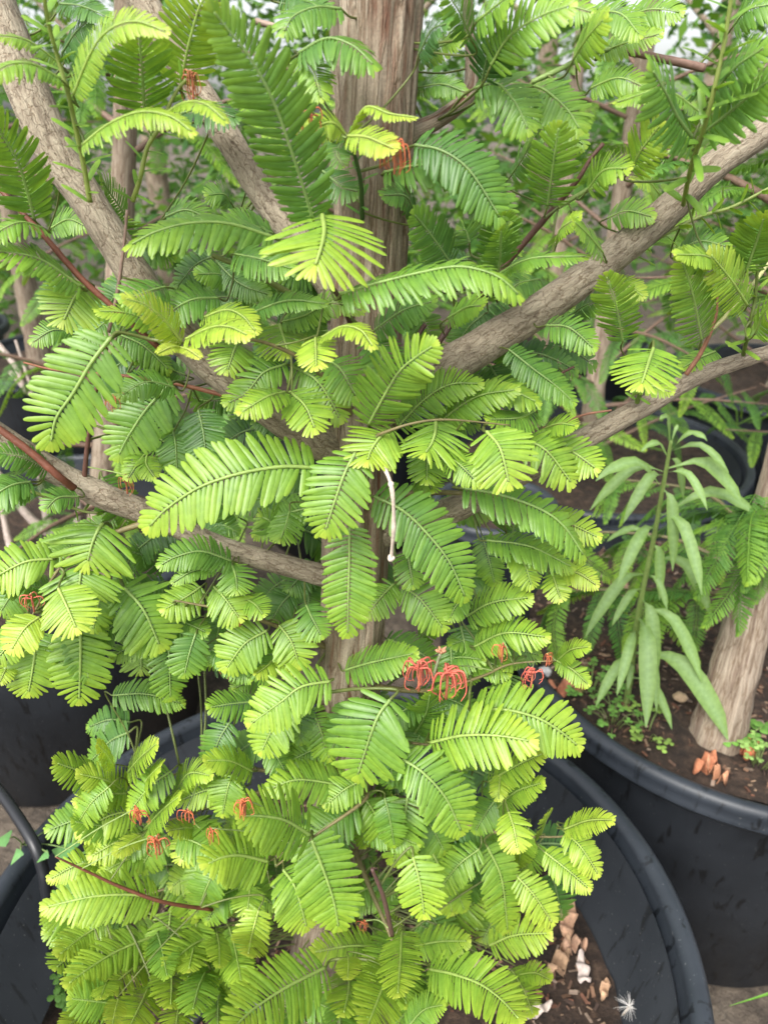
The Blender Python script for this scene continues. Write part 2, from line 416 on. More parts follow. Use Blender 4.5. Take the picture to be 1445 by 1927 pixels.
hid = [  # smaller boughs that carry the sprays in front
    [(660, 1560, .01, 26), (560, 1600, .06, 20), (420, 1640, .08, 13), (250, 1690, .09, 8), (160, 1700, .09, 5)],
    [(660, 1480, .01, 24), (560, 1480, .05, 18), (450, 1500, .06, 13), (330, 1540, .07, 8), (230, 1560, .07, 5)],
    [(650, 1480, .01, 22), (540, 1455, .05, 16), (400, 1445, .06, 12), (280, 1470, .07, 8), (190, 1490, .07, 5)],
    [(665, 1500, .01, 24), (780, 1520, .07, 18), (930, 1565, .10, 13), (1030, 1575, .11, 9), (1090, 1570, .12, 6)],
    [(650, 1560, .01, 22), (700, 1680, .12, 16), (745, 1790, .17, 12), (750, 1850, .18, 8)],
    [(690, 1290, .01, 22), (800, 1300, .07, 15), (900, 1275, .09, 11), (960, 1250, .10, 8), (1045, 1243, .11, 6)],
    [(640, 1230, .01, 22), (540, 1185, .05, 16), (430, 1150, .08, 12), (330, 1130, .09, 8)],
    [(680, 960, .02, 30), (760, 930, .05, 22), (900, 930, .07, 16), (1010, 955, .09, 11), (1080, 990, .09, 7)],
    [(670, 790, .02, 28), (600, 700, .07, 18), (500, 645, .09, 13), (400, 640, .10, 9), (330, 645, .11, 6)],
    [(300, 975, .03, 22), (200, 1010, .06, 16), (120, 1060, .08, 12), (50, 1180, .10, 8)],
    [(680, 840, .02, 26), (690, 840, .09, 18), (720, 815, .12, 12), (820, 790, .12, 9), (960, 800, .11, 6)],
    [(650, 1330, .01, 22), (690, 1380, .08, 15), (790, 1400, .11, 11), (900, 1410, .12, 8)],
    [(650, 1480, .01, 22), (690, 1500, .10, 15), (590, 1575, .16, 10), (520, 1630, .17, 7)],
]
for i, h in enumerate(hid): limb([(x, y, d - .02 * (k > 0), w * (.62 - .25 * k / len(h))) for k, (x, y, d, w) in enumerate(h)], 'branch', M_TWIG, .10, 10, 40, 10 + i, (.15, .125, .05))
RED = (.145, .048, .026); RB = (.10, .045, .030); GRN = (.16, .24, .05)
twigs = [
    ([(-10, 345, .04, 9), (80, 440, .05, 11), (150, 520, .05, 12), (210, 575, .05, 11), (300, 655, .05, 12)], RED),
    ([(240, 395, .05, 6), (233, 470, .05, 6), (220, 560, .05, 8), (205, 625, .05, 7)], (.20, .13, .10)),
    ([(205, 640, .03, 7), (180, 740, .03, 8), (165, 840, .03, 9), (158, 915, .03, 10)], RB),
    ([(-10, 800, .06, 14), (60, 852, .06, 15), (110, 895, .06, 15), (140, 918, .05, 14)], RED),
    ([(45, 682, .01, 4), (110, 697, .01, 5), (230, 707, .01, 7), (330, 722, .01, 8), (435, 747, .02, 9)], (.20, .075, .035)),
    ([(1135, 270, -.01, 8), (1110, 300, -.01, 8), (1085, 340, -.01, 9), (1035, 400, -.02, 12), (960, 487, -.03, 13), (900, 560, -.03, 14)], RB),
    ([(600, 490, .07, 7), (620, 530, .06, 8), (640, 565, .05, 9), (660, 610, .02, 10)], (.07, .035, .025)),
    ([(810, 662, .01, 11), (835, 630, .01, 12), (858, 595, .0, 12)], (.06, .03, .022)),
    ([(780, 640, .0, 9), (800, 610, .0, 9)], (.06, .03, .022)),
    ([(1020, 805, .03, 4), (1060, 795, .03, 5), (1100, 780, .02, 5), (1150, 772, .02, 4)], (.22, .10, .06)),
    ([(700, 1635, .20, 7), (722, 1690, .20, 9), (738, 1760, .19, 9)], (.10, .05, .045)),
    ([(105, 1612, .19, 3), (165, 1640, .185, 5), (230, 1670, .18, 6), (310, 1698, .17, 7), (400, 1712, .13, 7)], RED),
    ([(1040, 940 - 450 + 220, .0, 5), (1080, 690, .0, 5)], RB),
    ([(1290, 705, .01, 10), (1320, 660, .01, 9), (1345, 600, .01, 6), (1350, 550, .01, 4)], (.24, .11, .06)),
    ([(1340, 620, .01, 7), (1370, 590, .01, 9), (1400, 555, .01, 8), (1450, 490, .0, 7)], (.33, .34, .14)),
    ([(1050, 390, .0, 9), (1110, 355, .0, 9), (1190, 318, .0, 8), (1280, 276, .0, 7)], (.18, .26, .06)),
    ([(1000, 155, -.02, 9), (1050, 132, -.02, 10), (1110, 102, -.03, 9), (1165, 90, -.03, 8)], (.16, .24, .06)),
    ([(1165, 95, -.05, 12), (1230, 107, -.05, 14), (1325, 128, -.05, 15)], (.20, .12, .09)),
    ([(480, 40, -.08, 12), (540, 55, -.08, 9)], (.30, .22, .17)),
    ([(545, 1295, .12, 6), (575, 1300, .12, 7), (610, 1305, .11, 6)], (.26, .17, .12)),
    ([(400, 480, .02, 9), (470, 510, .02, 11), (560, 560, .01, 12)], (.14, .17, .04)),
]
for t, c in twigs: limb(t, 'twig', M_TWIG, .12, 8, 30, 3, c)
def dead_twig():
    mb = MB()
    P = spline([np.array(pt(*q)) for q in ((712, 835, .075), (724, 880, .115), (737, 918, .13), (741, 985, .135), (736, 1050, .135))], 40)
    rad = [.0015] * 40
    for k in range(40): rad[k] *= 1.25 - .4 * abs(math.sin(k * .31))
    mb.tube(P, rad, 8, (.50, .42, .34), .15)
    for kk, sc in ((18, 1.0), (39, 1.35)):
        for a in range(3):
            o = np.array((math.cos(a * 2.1), .3 * math.sin(a * 2.1), math.sin(a * 2.1))) * .0016 * sc
            mb.tube([P[kk] - o * .2, P[kk] + o * .7, P[kk] + o * 1.3], [.0015 * sc, .0017 * sc, .0008], 7, (.52, .45, .38))
    tag(mb.build('dead_twig', M_TWIG, tree), 'bare pale grey hanging twig with knobs')
dead_twig()

# ------------------------------------------------------------------ the fronds
TILE = {'A': (0, 0, 500 / 1445), 'B': (400, 0, 500 / 1445), 'C': (900, 0, 545 / 1445), 'D': (0, 450, 500 / 1445), 'E': (400, 450, 500 / 1445),
        'F': (900, 450, 545 / 1445), 'G': (0, 900, 500 / 1445), 'H': (400, 900, 500 / 1445), 'I': (900, 900, 545 / 1445),
        'J': (0, 1400, 500 / 1445), 'K': (400, 1400, 500 / 1445), 'L': (900, 1400, 545 / 1445)}
# tile | rachis from base to tip | half width | layer (depth) | tone | facing: f = flat to the eye, m = half, e = level, u = tilted over
CAT = '''
A 400,520 500,320 600,200 740,140 900,170|95|H|.62|m
A 330,430 190,370 60,370 -40,410|95|H|.48|e
A 330,350 150,240 -40,190|70|M|.5|e
A 450,790 600,705 770,650 930,660 1045,715|95|H|.62|e
A 890,625 1010,580 1120,590 1225,655|75|H|.66|e
A 790,645 772,420 758,190|165|M|.36|f
A 985,455 1020,270 1075,70 1120,-20|170|M|.58|f
A 190,1200 110,930 20,760 -60,640|150|M|.38|f
A 235,1240 110,1225 -60,1290|105|M|.42|e
A 340,290 420,190 500,100|110|B|.1|m
A 330,20 450,50 590,95|75|B|.15|m
A 1480,1290 1250,1245 1050,1250 860,1285 720,1330|170|M|.42|e
A 985,620 1120,610 1280,640|120|B|.05|e
A 560,300 640,330 700,420|80|B|.2|m
A 690,1180 600,1060 560,990|100|B|.3|m
A 280,1240 380,1200 470,1230|80|F|.4|m
A 900,1180 1010,1150 1120,1180|90|F|.3|m
B 545,1190 490,1010 420,800 330,560 210,340 90,180 10,70|190|H|.3|f
B 700,50 560,60 440,110 390,170|125|M|.3|e
B 470,290 620,235 760,275 870,350|150|M|.27|e
B 480,300 550,400 590,530|95|M|.45|m
B 750,720 830,605 960,640 1100,640|55|H|.7|e
B 735,740 830,755 920,790 985,810|90|H|.76|m
B 725,735 650,680 560,700 465,720|80|H|.72|m
B 720,745 680,840 710,900|60|M|.25|m
B 595,1170 606,1260 590,1350 560,1440|300|H|.62|f
B 930,940 1090,925 1250,920 1360,980|150|M|.32|e
B 1100,790 1250,840 1400,950 1560,1180|150|M|.2|m
B 1110,1180 1050,1080 930,1060|80|M|.15|m
B 1300,1440 1190,1290 1100,1170|115|M|.22|f
B 1120,300 1190,180 1270,130|90|M|.03|m
B 1400,200 1340,80 1270,-40|105|M|.28|f
B 1120,330 1250,260 1360,210|75|B|.45|m
B 1110,480 1250,470 1370,500|60|B|.3|m
B 1120,150 1000,60 980,-40|70|B|.1|m
B 380,-20 520,20 640,90|90|B|.2|m
B 600,930 700,1020 790,1040|90|M|.18|m
B 330,1270 200,1230 60,1220|100|B|.3|m
B 100,1100 60,1060 -20,1060|80|F|.3|m
C 60,330 150,200 300,100 450,30|130|M|.45|m
C -10,110 100,30 180,-40|120|M|.45|m
C 20,400 60,260 120,180|130|M|.02|f
C 475,295 540,200 620,100|120|M|.52|m
C 600,265 750,220 900,170|70|B|.5|m
C -20,440 90,430 180,520 245,640|130|M|.33|m
C 280,430 340,470 440,560 500,640|120|M|.38|m
C 345,1025 370,850 398,640|115|M|.38|f
C 760,850 810,760 900,630|115|M|.56|f
C 545,945 620,860 740,840|95|M|.5|m
C -60,880 30,960 140,1090|120|M|.26|m
C 90,1320 110,1180 125,1080|100|M|.28|f
C 390,1215 410,1150 500,1080|65|M|.55|m
C 620,1260 540,1180 480,1110|75|M|.45|m
C 1065,690 990,610 930,490 870,360|170|H|.26|m
C 1125,660 1250,570 1370,470 1470,390|150|H|.3|m
C 1165,470 1280,350 1420,240|130|H|.28|m
C 1100,560 920,480 690,510|70|M|.45|e
C 1340,1330 1380,1200 1430,1080|110|M|.42|f
C 1200,1330 1130,1290 990,1270|70|M|.55|m
C 900,970 850,920 780,900|65|B|.55|m
C 330,-20 420,30 560,60|80|B|.45|m
C 560,60 700,80 800,170|90|B|.42|m
C 700,100 850,60 1000,60|90|B|.4|m
C 560,440 700,400 840,440|80|B|.45|m
C 300,560 380,620 520,720|90|B|.35|m
C 640,1090 740,1060 860,1080|80|B|.4|m
C 1270,130 1340,60 1470,20|110|B|.3|m
C 1000,1260 1100,1210 1240,1230|80|B|.3|m
C 200,430 250,520 280,620|90|B|.25|m
C 160,880 220,800 260,720|90|B|.28|m
D 480,250 415,320 350,440|160|M|.56|f
D 605,535 500,680 400,850 310,980 280,1100|195|H|.46|f
D 440,260 220,130 -40,60|135|M|.4|e
D 900,260 810,290 680,330|110|M|.28|m
D 1190,320 1060,335 950,390 890,450|110|M|.32|m
D 990,560 900,450 800,370 690,325|90|H|.78|m
D 985,565 850,480 700,420 545,392|95|M|.52|e
D 1010,545 1150,500 1250,495 1345,520|105|H|.7|e
D 1300,560 1275,610 1240,710|115|M|.5|m
D 985,590 930,595 860,620|34|H|.88|m
D 985,590 1030,610 1090,645|34|H|.88|m
D 1100,430 1230,400 1320,430 1390,500|85|M|.68|e
D 930,785 800,930 700,1080 650,1170|150|M|.36|f
D 950,805 800,785 660,850|85|M|.32|m
D 945,1050 960,1120 965,1270|100|M|.28|f
D 1080,930 1110,1060 1120,1180|110|M|.16|f
D 800,1160 760,1210 700,1300|65|M|.52|m
D 800,1180 800,1230 840,1290|60|M|.55|m
D 1010,740 860,690 730,650|75|B|.28|m
D 170,1320 60,1350 -50,1410|110|M|.28|e
D 260,1250 130,1190 -30,1160|85|M|.22|m
D 420,520 300,500 180,560|70|B|.35|m
D 1250,860 1150,880 1050,860|90|B|.25|m
D 1240,760 1330,840 1380,940|90|B|.2|m
D 620,420 520,500 430,560|80|B|.3|m
D 1300,250 1200,200 1080,190|80|B|.3|m
E 565,1245 400,1245 240,1270 80,1310 -80,1370 -240,1470 -340,1560|195|H|.52|f
E 775,1165 720,1280 670,1420 615,1580|170|H|.46|f
E 985,1035 920,1075 865,1150 845,1200|160|H|.6|m
E 1215,990 1210,1060 1190,1120 1160,1160|175|H|.52|m
E 1160,1130 1165,1230 1165,1310|100|M|.42|m
E 1120,1260 1160,1300 1190,1360|90|M|.42|m
E 850,1005 905,900 1000,740 1100,650 1190,585|155|H|.46|f
E 1010,1020 1140,890 1280,805 1440,785|110|M|.42|m
E 1220,1010 1330,930 1460,860 1640,820|105|M|.45|m
E 400,680 280,735 190,840 90,890|115|M|.42|m
E 395,830 300,865 160,940|95|H|.58|m
E 430,690 560,770 640,880 690,970|125|M|.46|m
E 420,830 500,910 555,1025|130|H|.56|f
E 640,665 700,720 780,850|120|M|.36|m
E 365,465 385,540 410,610|155|M|.54|m
E 560,535 565,600 565,690|105|H|.72|f
E 595,535 700,490 800,510 870,580|85|H|.7|e
E 380,450 500,430 650,360 810,385|80|M|.44|m
E 190,410 400,350 610,350|65|M|.3|m
E 860,550 915,620 905,720|115|M|.27|m
E 700,300 860,270 1100,225 1300,195 1450,210 1560,240 1660,300|150|H|.4|e
E 880,495 1030,400 1190,340|110|M|.22|m
E 650,1150 560,1060 500,1010|130|B|.12|f
E 1260,1190 1330,1220 1440,1320|85|H|.52|m
E 560,180 480,200 360,200|90|B|.25|m
E 120,80 260,120 430,160|110|M|.32|m
E 20,120 150,250 300,300|80|B|.25|m
E 780,700 860,760 900,850|100|B|.22|m
E 620,930 640,1000 720,1050|90|B|.15|m
E 280,620 220,690 170,760|100|B|.25|m
E 1280,430 1380,380 1460,360|90|M|.4|m
E 1240,640 1340,700 1400,760|80|B|.2|m
F 720,510 690,340 640,190|100|M|.42|f
F 1112,505 1060,290 1010,90|110|M|.42|f
F 1340,330 1260,220 1160,80|110|M|.62|f
F 1335,160 1390,0 1420,-100|110|M|.42|f
F 872,545 845,630 815,720|155|H|.56|f
F 790,770 840,740 960,760|60|M|.55|e
F -100,800 100,750 285,810|105|M|.45|e
F 40,960 105,1050 150,1210|155|H|.58|f
F 200,990 330,1060 460,1210|115|M|.54|m
F 385,1010 490,1080 580,1140|105|M|.54|m
F 330,945 400,925 480,930|65|M|.52|m
F 335,430 450,450 570,540|85|M|.32|m
F 150,550 260,650 380,740 470,810|85|M|.28|m
F 450,390 530,340 620,300|70|B|.28|m
F 690,200 750,240 820,285|55|B|.66|m
F 100,160 108,60 112,-40|85|M|.3|f
F 80,185 250,120 540,85|65|M|.38|e
F 1380,470 1420,380 1470,320|100|M|.5|m
F 300,200 200,230 120,290|80|B|.3|m
F 60,640 120,720 240,780|90|B|.25|m
F -20,580 60,540 160,520|80|B|.22|m
F 280,860 200,900 60,900|90|M|.4|m
F 1180,560 1100,600 1020,640|60|B|.45|m
F 200,350 330,320 460,330|70|B|.3|m
G 560,250 535,290 505,360 480,450|235|M|.52|m
G 290,440 150,460 20,520 -50,560|135|M|.6|m
G 450,450 445,520 430,620|200|M|.48|m
G 320,600 370,700 415,810|145|H|.68|f
G 215,755 140,820 65,930|105|H|.78|m
G 440,785 442,1000 433,1200|155|M|.5|f
G 197,910 182,1030 158,1160|130|M|.55|f
G 675,595 780,720 865,900|180|M|.44|f
G 770,900 772,970 770,1040|115|B|.46|f
G 1260,450 1100,405 960,435 880,470|95|M|.32|m
G 1095,590 1000,660 900,710|105|M|.54|m
G 1165,590 1230,660 1300,755|115|M|.54|f
G 1265,475 1285,540 1290,610|95|M|.38|m
G 1170,490 1050,510 945,565|50|M|.38|m
G 1065,845 1030,950 1005,1060|105|M|.32|f
G 1450,830 1330,905 1235,1030|125|M|.52|f
G 1390,1215 1270,1230 1150,1245|90|M|.36|m
G 1420,1090 1350,1110 1280,1140|70|B|.36|m
G 170,35 60,60 -50,120|115|M|.28|e
G 430,100 320,110 255,165|70|M|.28|m
G 900,560 780,590 600,620|70|B|.3|m
G 1200,760 1180,880 1150,1010|70|B|.28|m
G 620,210 480,300 300,360 190,390|80|B|.42|m
G 100,560 60,640 10,720|110|B|.35|m
G 100,800 40,920 -20,990|90|M|.55|m
G 60,1000 30,1050 0,1110|55|M|.72|m
G 1020,380 1130,330 1220,340|80|B|.22|m
G 900,480 800,430 720,400|80|B|.2|m
G 1100,300 1200,260 1290,290|70|F|.2|m
G 1330,650 1390,690 1430,740|70|M|.5|m
H 745,265 745,480 740,660 735,840|135|H|.42|f
H 880,100 1040,190 1180,330 1290,470 1370,640|155|H|.34|f
H 985,575 910,660 840,740|95|M|.48|m
H 1030,585 1130,660 1250,810|115|M|.44|f
H 1060,400 1070,480 1090,580|85|M|.36|m
H 500,540 520,620 520,720|115|B|.2|f
H 510,690 540,760 590,850|95|M|.32|m
H 365,800 430,890 470,1010|115|M|.56|f
H 335,970 300,1020 240,1060|65|M|.7|m
H 350,975 400,1020 460,1050|60|M|.7|m
H 640,1105 480,1140 370,1220 215,1330|135|H|.54|f
H 430,1240 340,1350 270,1480|125|M|.54|f
H 965,1205 905,1290 860,1400 790,1610|215|H|.42|f
H 720,1045 870,1010 1090,955|105|M|.4|m
H 1215,1010 1330,980 1460,985|90|M|.36|m
H 880,440 900,520 890,600|80|B|.25|m
H 950,470 940,560 960,640|75|B|.3|m
H 1380,640 1320,700 1290,760|70|M|.4|m
H 660,1180 700,1130 720,1060|70|B|.35|m
H 440,620 380,680 330,760|90|B|.22|m
H 600,960 640,1010 690,1060|80|B|.3|m
H 1080,1420 1150,1300 1180,1180|110|M|.35|m
H 1120,880 1180,800 1240,760|70|B|.4|m
H 420,180 400,260 370,330|90|M|.4|m
H 300,200 380,150 500,170|80|B|.3|m
H 560,470 480,540 420,600|90|B|.18|m
H 800,900 880,950 960,1000|80|B|.25|m
H 960,140 1080,110 1180,150|90|B|.26|m
I -80,50 100,100 300,180 420,260 520,380|130|H|.36|e
I 330,190 450,230 590,290|85|M|.62|m
I 40,310 250,355 460,440|95|M|.42|e
I 150,365 220,420 265,530|85|M|.56|m
I 370,475 385,530 410,600|65|M|.66|f
I 400,470 490,475 585,530|65|M|.74|m
I -60,690 60,630 245,595|95|M|.48|m
I -20,840 130,780 330,790|95|M|.52|m
I -20,1160 130,1160 290,1200 400,1260 490,1330|145|H|.56|f
I -240,1320 -80,1290 90,1290 250,1310|150|H|.6|f
I 390,910 460,860 545,840|55|M|.58|m
I 390,910 470,960 545,1025|55|M|.58|m
I -80,915 40,920 140,970|90|M|.42|e
I 20,290 50,400 80,520|70|B|.36|m
I 230,900 180,920 120,950|35|M|.5|m
I 0,450 60,500 100,560|60|B|.3|m
J 625,115 585,60 535,0|60|M|.6|m
J 705,280 600,210 440,165|90|M|.6|m
J 690,270 560,280 425,320|80|M|.56|m
J 695,155 770,80 850,0|85|M|.56|m
J 735,295 800,200 870,120|95|M|.54|m
J 745,365 600,395 440,490|110|M|.6|m
J 785,465 880,370 970,290|95|M|.5|m
J 940,290 1030,170 1140,170|85|M|.5|m
J 1375,150 1260,100 1130,90|85|M|.52|m
J 1335,230 1150,250 970,310|85|M|.5|m
J 765,485 640,535 500,610|90|M|.62|m
J 765,500 700,545 635,600|50|H|.74|m
J 825,595 690,635 560,700|85|M|.5|m
J 1075,455 1040,540 990,630|100|M|.64|m
J 1075,455 1000,460 920,470|60|M|.64|m
J 625,700 460,655 280,730|85|M|.58|m
J 870,840 700,828 500,840 260,885|130|H|.56|m
J 595,955 470,1040 330,1140|95|M|.58|m
J 850,1040 650,1130 500,1220 380,1300|115|M|.54|m
J 825,1155 720,1230 600,1325|105|M|.62|f
J 930,905 910,1050 880,1210|105|M|.5|f
J 1070,955 1060,1080 1030,1220|105|M|.54|f
J 1300,780 1200,840 1130,960|95|M|.34|m
J 930,1195 932,1300 930,1415|110|M|.54|f
J 1175,1000 1190,1100 1195,1205|65|M|.58|f
J 805,1335 760,1430 700,1550|110|M|.62|f
J 565,1395 470,1470 360,1540|95|M|.58|m
J 645,1390 625,1460 610,1540|55|H|.72|f
J 985,1350 970,1440 955,1560|95|M|.54|f
J 1120,1205 1115,1280 1110,1360|75|M|.54|f
J 1360,775 1355,840 1345,910|85|M|.5|f
J 1125,625 1090,710 1050,800|85|M|.42|m
J 1010,650 880,670 750,720|95|B|.26|m
J 605,1260 580,1310 550,1380|65|M|.58|m
J 900,520 830,560 740,640|85|B|.4|m
J 1000,800 900,760 800,740|80|B|.3|m
J 1240,980 1260,1100 1280,1200|90|B|.4|m
J 1000,1230 1060,1130 1130,1060|80|B|.4|m
J 440,1000 380,1060 330,1090|60|B|.5|m
J 900,1100 800,1080 740,1040|90|B|.42|m
J 1150,640 1240,700 1270,780|80|B|.4|m
J 1290,560 1200,600 1100,620|70|B|.45|m
K 800,250 600,215 450,205 310,245|115|M|.46|m
K 530,495 400,425 280,400 175,390|175|H|.46|f
K 305,640 160,610 60,620 -20,650|155|H|.56|f
K 790,350 650,430 525,515|130|M|.34|m
K 540,525 610,700 660,850 685,990|165|H|.46|f
K 385,685 450,790 510,990|140|H|.54|f
K 250,905 215,1030 195,1140|95|H|.74|f
K 1035,85 1150,165 1270,300 1350,470|150|H|.42|f
K 1060,290 1040,430 985,640|125|M|.44|f
K 1090,615 1130,760 1150,925|125|H|.58|f
K 1165,545 1220,650 1275,790 1300,910|125|M|.54|f
K 890,1100 740,1105 560,1130|95|M|.56|m
K 740,1160 740,1210 735,1275|65|H|.72|f
K 615,1215 400,1330 220,1450 110,1550|170|H|.52|f
K 740,1200 742,1330 715,1460|115|M|.54|f
K 975,1195 920,1330 840,1540|135|H|.6|f
K 1030,1020 1025,1190 1008,1355|115|H|.58|f
K 1095,1100 1230,1080 1380,1072|85|M|.52|m
K 1180,1225 1300,1255 1445,1310 1560,1390 1660,1490|140|H|.54|f
K 1060,1540 1150,1450 1250,1420|75|M|.42|m
K 1210,1030 1330,930 1460,840|110|B|.44|m
K 870,1000 940,1020 1010,980|70|B|.44|m
K 880,440 900,350 960,290|80|B|.25|m
K 560,1540 600,1450 640,1400|90|B|.46|m
K 1000,1540 1060,1440 1100,1340|90|B|.48|m
K 1200,150 1300,80 1400,40|100|B|.36|m
K 1330,950 1260,1010 1160,1050|80|B|.44|m
K 60,760 110,850 100,930|90|B|.46|m
K 230,760 180,830 150,900|80|B|.46|m
L 50,190 190,115 315,50|85|M|.58|m
L 70,345 180,250 310,195|85|M|.5|m
L 150,340 175,420 195,520|85|H|.68|m
L 310,455 330,400 355,340|55|M|.58|m
L 425,425 540,388 665,378|65|H|.66|m
L 430,440 510,520 595,645|75|H|.66|m
L 330,540 440,630 545,715|75|H|.62|m
L 45,515 110,680 145,925|105|M|.5|f
L 195,665 280,760 368,890|85|M|.66|f
L 55,1005 180,960 340,945|95|M|.62|m
L 205,1150 280,1145 355,1175|55|M|.58|m
L 165,1125 230,1235 270,1345|75|M|.58|f
L 110,150 105,210 100,275|45|M|.7|m
L 250,420 220,500 200,600|70|B|.5|m
L 60,400 40,520 20,640|80|B|.4|m
L 300,500 260,580 200,640|70|B|.42|m
L 80,830 60,900 20,980|80|B|.45|m
'''
rng = random.Random(5)
camp = np.array((0, 0, CAMZ)); UP = np.array((0, 0, 1.))
# upright green shoots with needles all round
def shoot(pxs, hw, ton, n_leaf, col, w=9):
    pts = [np.array(pt(*q)) for q in pxs]; P = spline(pts, 50)
    depth = float(np.mean([np.dot(p_ - camp, (0, CP, -SP)) for p_ in P])); L = hw * depth / FPX
    mb = MB(); r0 = w * depth / FPX / 2
    mb.tube(P, [r0 * (1.1 - .45 * k / 49) for k in range(50)], 9, col, .05)
    for k in range(n_leaf):
        u = (k + .5) / n_leaf * 48; i = int(u); T = unit(P[i + 1] - P[i])
        A = unit(np.cross(T, UP + np.array((.3, .2, 0)))); B = np.cross(T, A)
        a = k * 2.4 + rng.uniform(-.3, .3); rad_ = A * math.cos(a) + B * math.sin(a)
        D = unit(rad_ + T * .55); Wd = unit(np.cross(T, D)); N = unit(np.cross(D, Wd))
        if np.dot(N, T) < 0: N = -N
        mb.blade(P[i] + rad_ * r0 * .6, D, Wd, N, L * rng.uniform(.7, 1.05), L * .10, .15, .0, T, tone(ton - .05), tone(ton + .12), NEEDLE)
    mb.build('shoot', M_LEAF, tree); BR.append(P[3::4])
GS = (.30, .37, .10)
shoot([(170, 380, .055), (157, 305, .06), (143, 240, .065), (128, 173, .07), (110, 110, .07), (92, 45, .075), (78, -40, .08)], 66, .45, 26, GS, 10)
shoot([(250, 378, .045), (263, 340, .05), (277, 280, .05), (300, 240, .05), (328, 180, .05), (350, 150, .05)], 50, .4, 16, GS, 9)
shoot([(1285, 385, .02), (1300, 313, .06), (1320, 255, .08), (1340, 180, .09), (1360, 90, .09), (1378, -20, .09)], 74, .42, 22, GS, 10)
shoot([(682, 412, .05), (679, 345, .06), (668, 295, .065), (656, 256, .07)], 38, .18, 12, (.05, .10, .025), 9)
shoot([(1398, 668, .0), (1410, 610, .02), (1420, 563, .02), (1425, 500, .02)], 46, .5, 20, (.16, .22, .05), 8)
shoot([(1180, 490, -.03), (1240, 447, -.02), (1315, 408, -.02), (1375, 390, -.02), (1450, 352, -.02)], 44, .5, 22, (.28, .36, .10), 8)
shoot([(1198, 757, .01), (1208, 728, .02), (1215, 705, .03)], 34, .4, 8, (.18, .26, .06), 9)
shoot([(975, 20, -.05), (955, 90, -.05), (905, 155, -.03)], 40, .1, 12, (.08, .10, .03), 9)
shoot([(-10, 905, .03), (60, 925, .03), (150, 960, .03), (185, 965, .03)], 30, .35, 10, (.20, .25, .06), 7)

LAYER = {'H': (.095, .125), 'M': (.045, .07), 'B': (-.025, -.005), 'F': (-.10, -.09)}
rng = random.Random(5)
camp = np.array((0, 0, CAMZ)); UP = np.array((0, 0, 1.))
ALLBR = np.array([p_ for b in BR for p_ in b])
specs = []
for line in CAT.strip().splitlines():
    head, hw, lay, tn, face = line.split('|')
    parts = head.split(); ox, oy, sc = TILE[parts[0]]
    px = [(ox + float(a) * sc, oy + float(b) * sc) for a, b in (q.split(',') for q in parts[1:])]
    hw = float(hw) * sc
    d0, d1 = LAYER[lay]
    k = 1.0 + .55 * max(0, min(1, (px[0][1] - 1150) / 500))
    if px[0][1] < 350: k = .8
    j = rng.uniform(-.014, .014)
    if 'K' in parts[0] or 'L' in parts[0] or 'J' in parts[0]: k *= 1.1
    n = len(px); pts = []
    for i, (x, y) in enumerate(px):
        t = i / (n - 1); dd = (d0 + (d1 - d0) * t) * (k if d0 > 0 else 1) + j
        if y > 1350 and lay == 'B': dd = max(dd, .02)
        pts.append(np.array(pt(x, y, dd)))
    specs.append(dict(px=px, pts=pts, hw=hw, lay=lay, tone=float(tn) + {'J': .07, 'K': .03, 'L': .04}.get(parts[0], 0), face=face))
# deeper sprays inside the crown that show between the ones in front
RN = random.Random(31)
for _ in range(95):
    x, y = rng.uniform(190, 1060), rng.uniform(420, 1650)
    a = rng.uniform(0, 6.28); ln = rng.uniform(80, 130)
    px = [(x, y), (x + math.cos(a) * ln * .5, y + math.sin(a) * ln * .3 + 5), (x + math.cos(a) * ln, y + math.sin(a) * ln * .6 + 25)]
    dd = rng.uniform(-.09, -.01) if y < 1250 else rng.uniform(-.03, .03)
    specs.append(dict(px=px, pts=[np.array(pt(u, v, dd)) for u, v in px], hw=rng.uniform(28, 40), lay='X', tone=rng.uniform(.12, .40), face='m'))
for (x0, x1, y0, y1, nn, t0, t1, dl, dh) in ((150, 480, 1440, 1900, 44, .34, .62, .03, .11), (450, 960, 1420, 1900, 40, .3, .55, .02, .09), (380, 1000, 1150, 1420, 22, .25, .45, .0, .05), (60, 330, 1020, 1230, 12, .3, .5, .0, .05)):
    for _ in range(nn):
        x, y = rng.uniform(x0, x1), rng.uniform(y0, y1); a = rng.uniform(.2, 2.94) if x > 300 else rng.uniform(1.2, 3.6); ln = rng.uniform(70, 115)
        px = [(x, y), (x + math.cos(a) * ln * .5, y + math.sin(a) * ln * .4), (x + math.cos(a) * ln, y + math.sin(a) * ln)]
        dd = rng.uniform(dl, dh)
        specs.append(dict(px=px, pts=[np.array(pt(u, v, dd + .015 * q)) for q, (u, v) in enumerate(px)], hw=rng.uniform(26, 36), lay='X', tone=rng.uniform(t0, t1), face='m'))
inner = MB()
score = []
for i, s in enumerate(specs):
    ln = sum(math.dist(s['px'][k], s['px'][k + 1]) for k in range(len(s['px']) - 1))
    score.append((s['hw'] * ln * (2 if s['lay'] == 'H' else 1), i))
big = set(); cnt = 0
for sc_, i in sorted(score, reverse=True):
    s = specs[i]; ln = sum(np.linalg.norm(s['pts'][k + 1] - s['pts'][k]) for k in range(len(s['pts']) - 1))
    depth = float(np.mean([np.dot(p_ - camp, (0, CP, -SP)) for p_ in s['pts']]))
    nn = 2 * (int(ln / (s['hw'] * depth / FPX * 1.14 * .145)) + 1) + 3
    if cnt + nn > 300: break
    big.add(i); cnt += nn
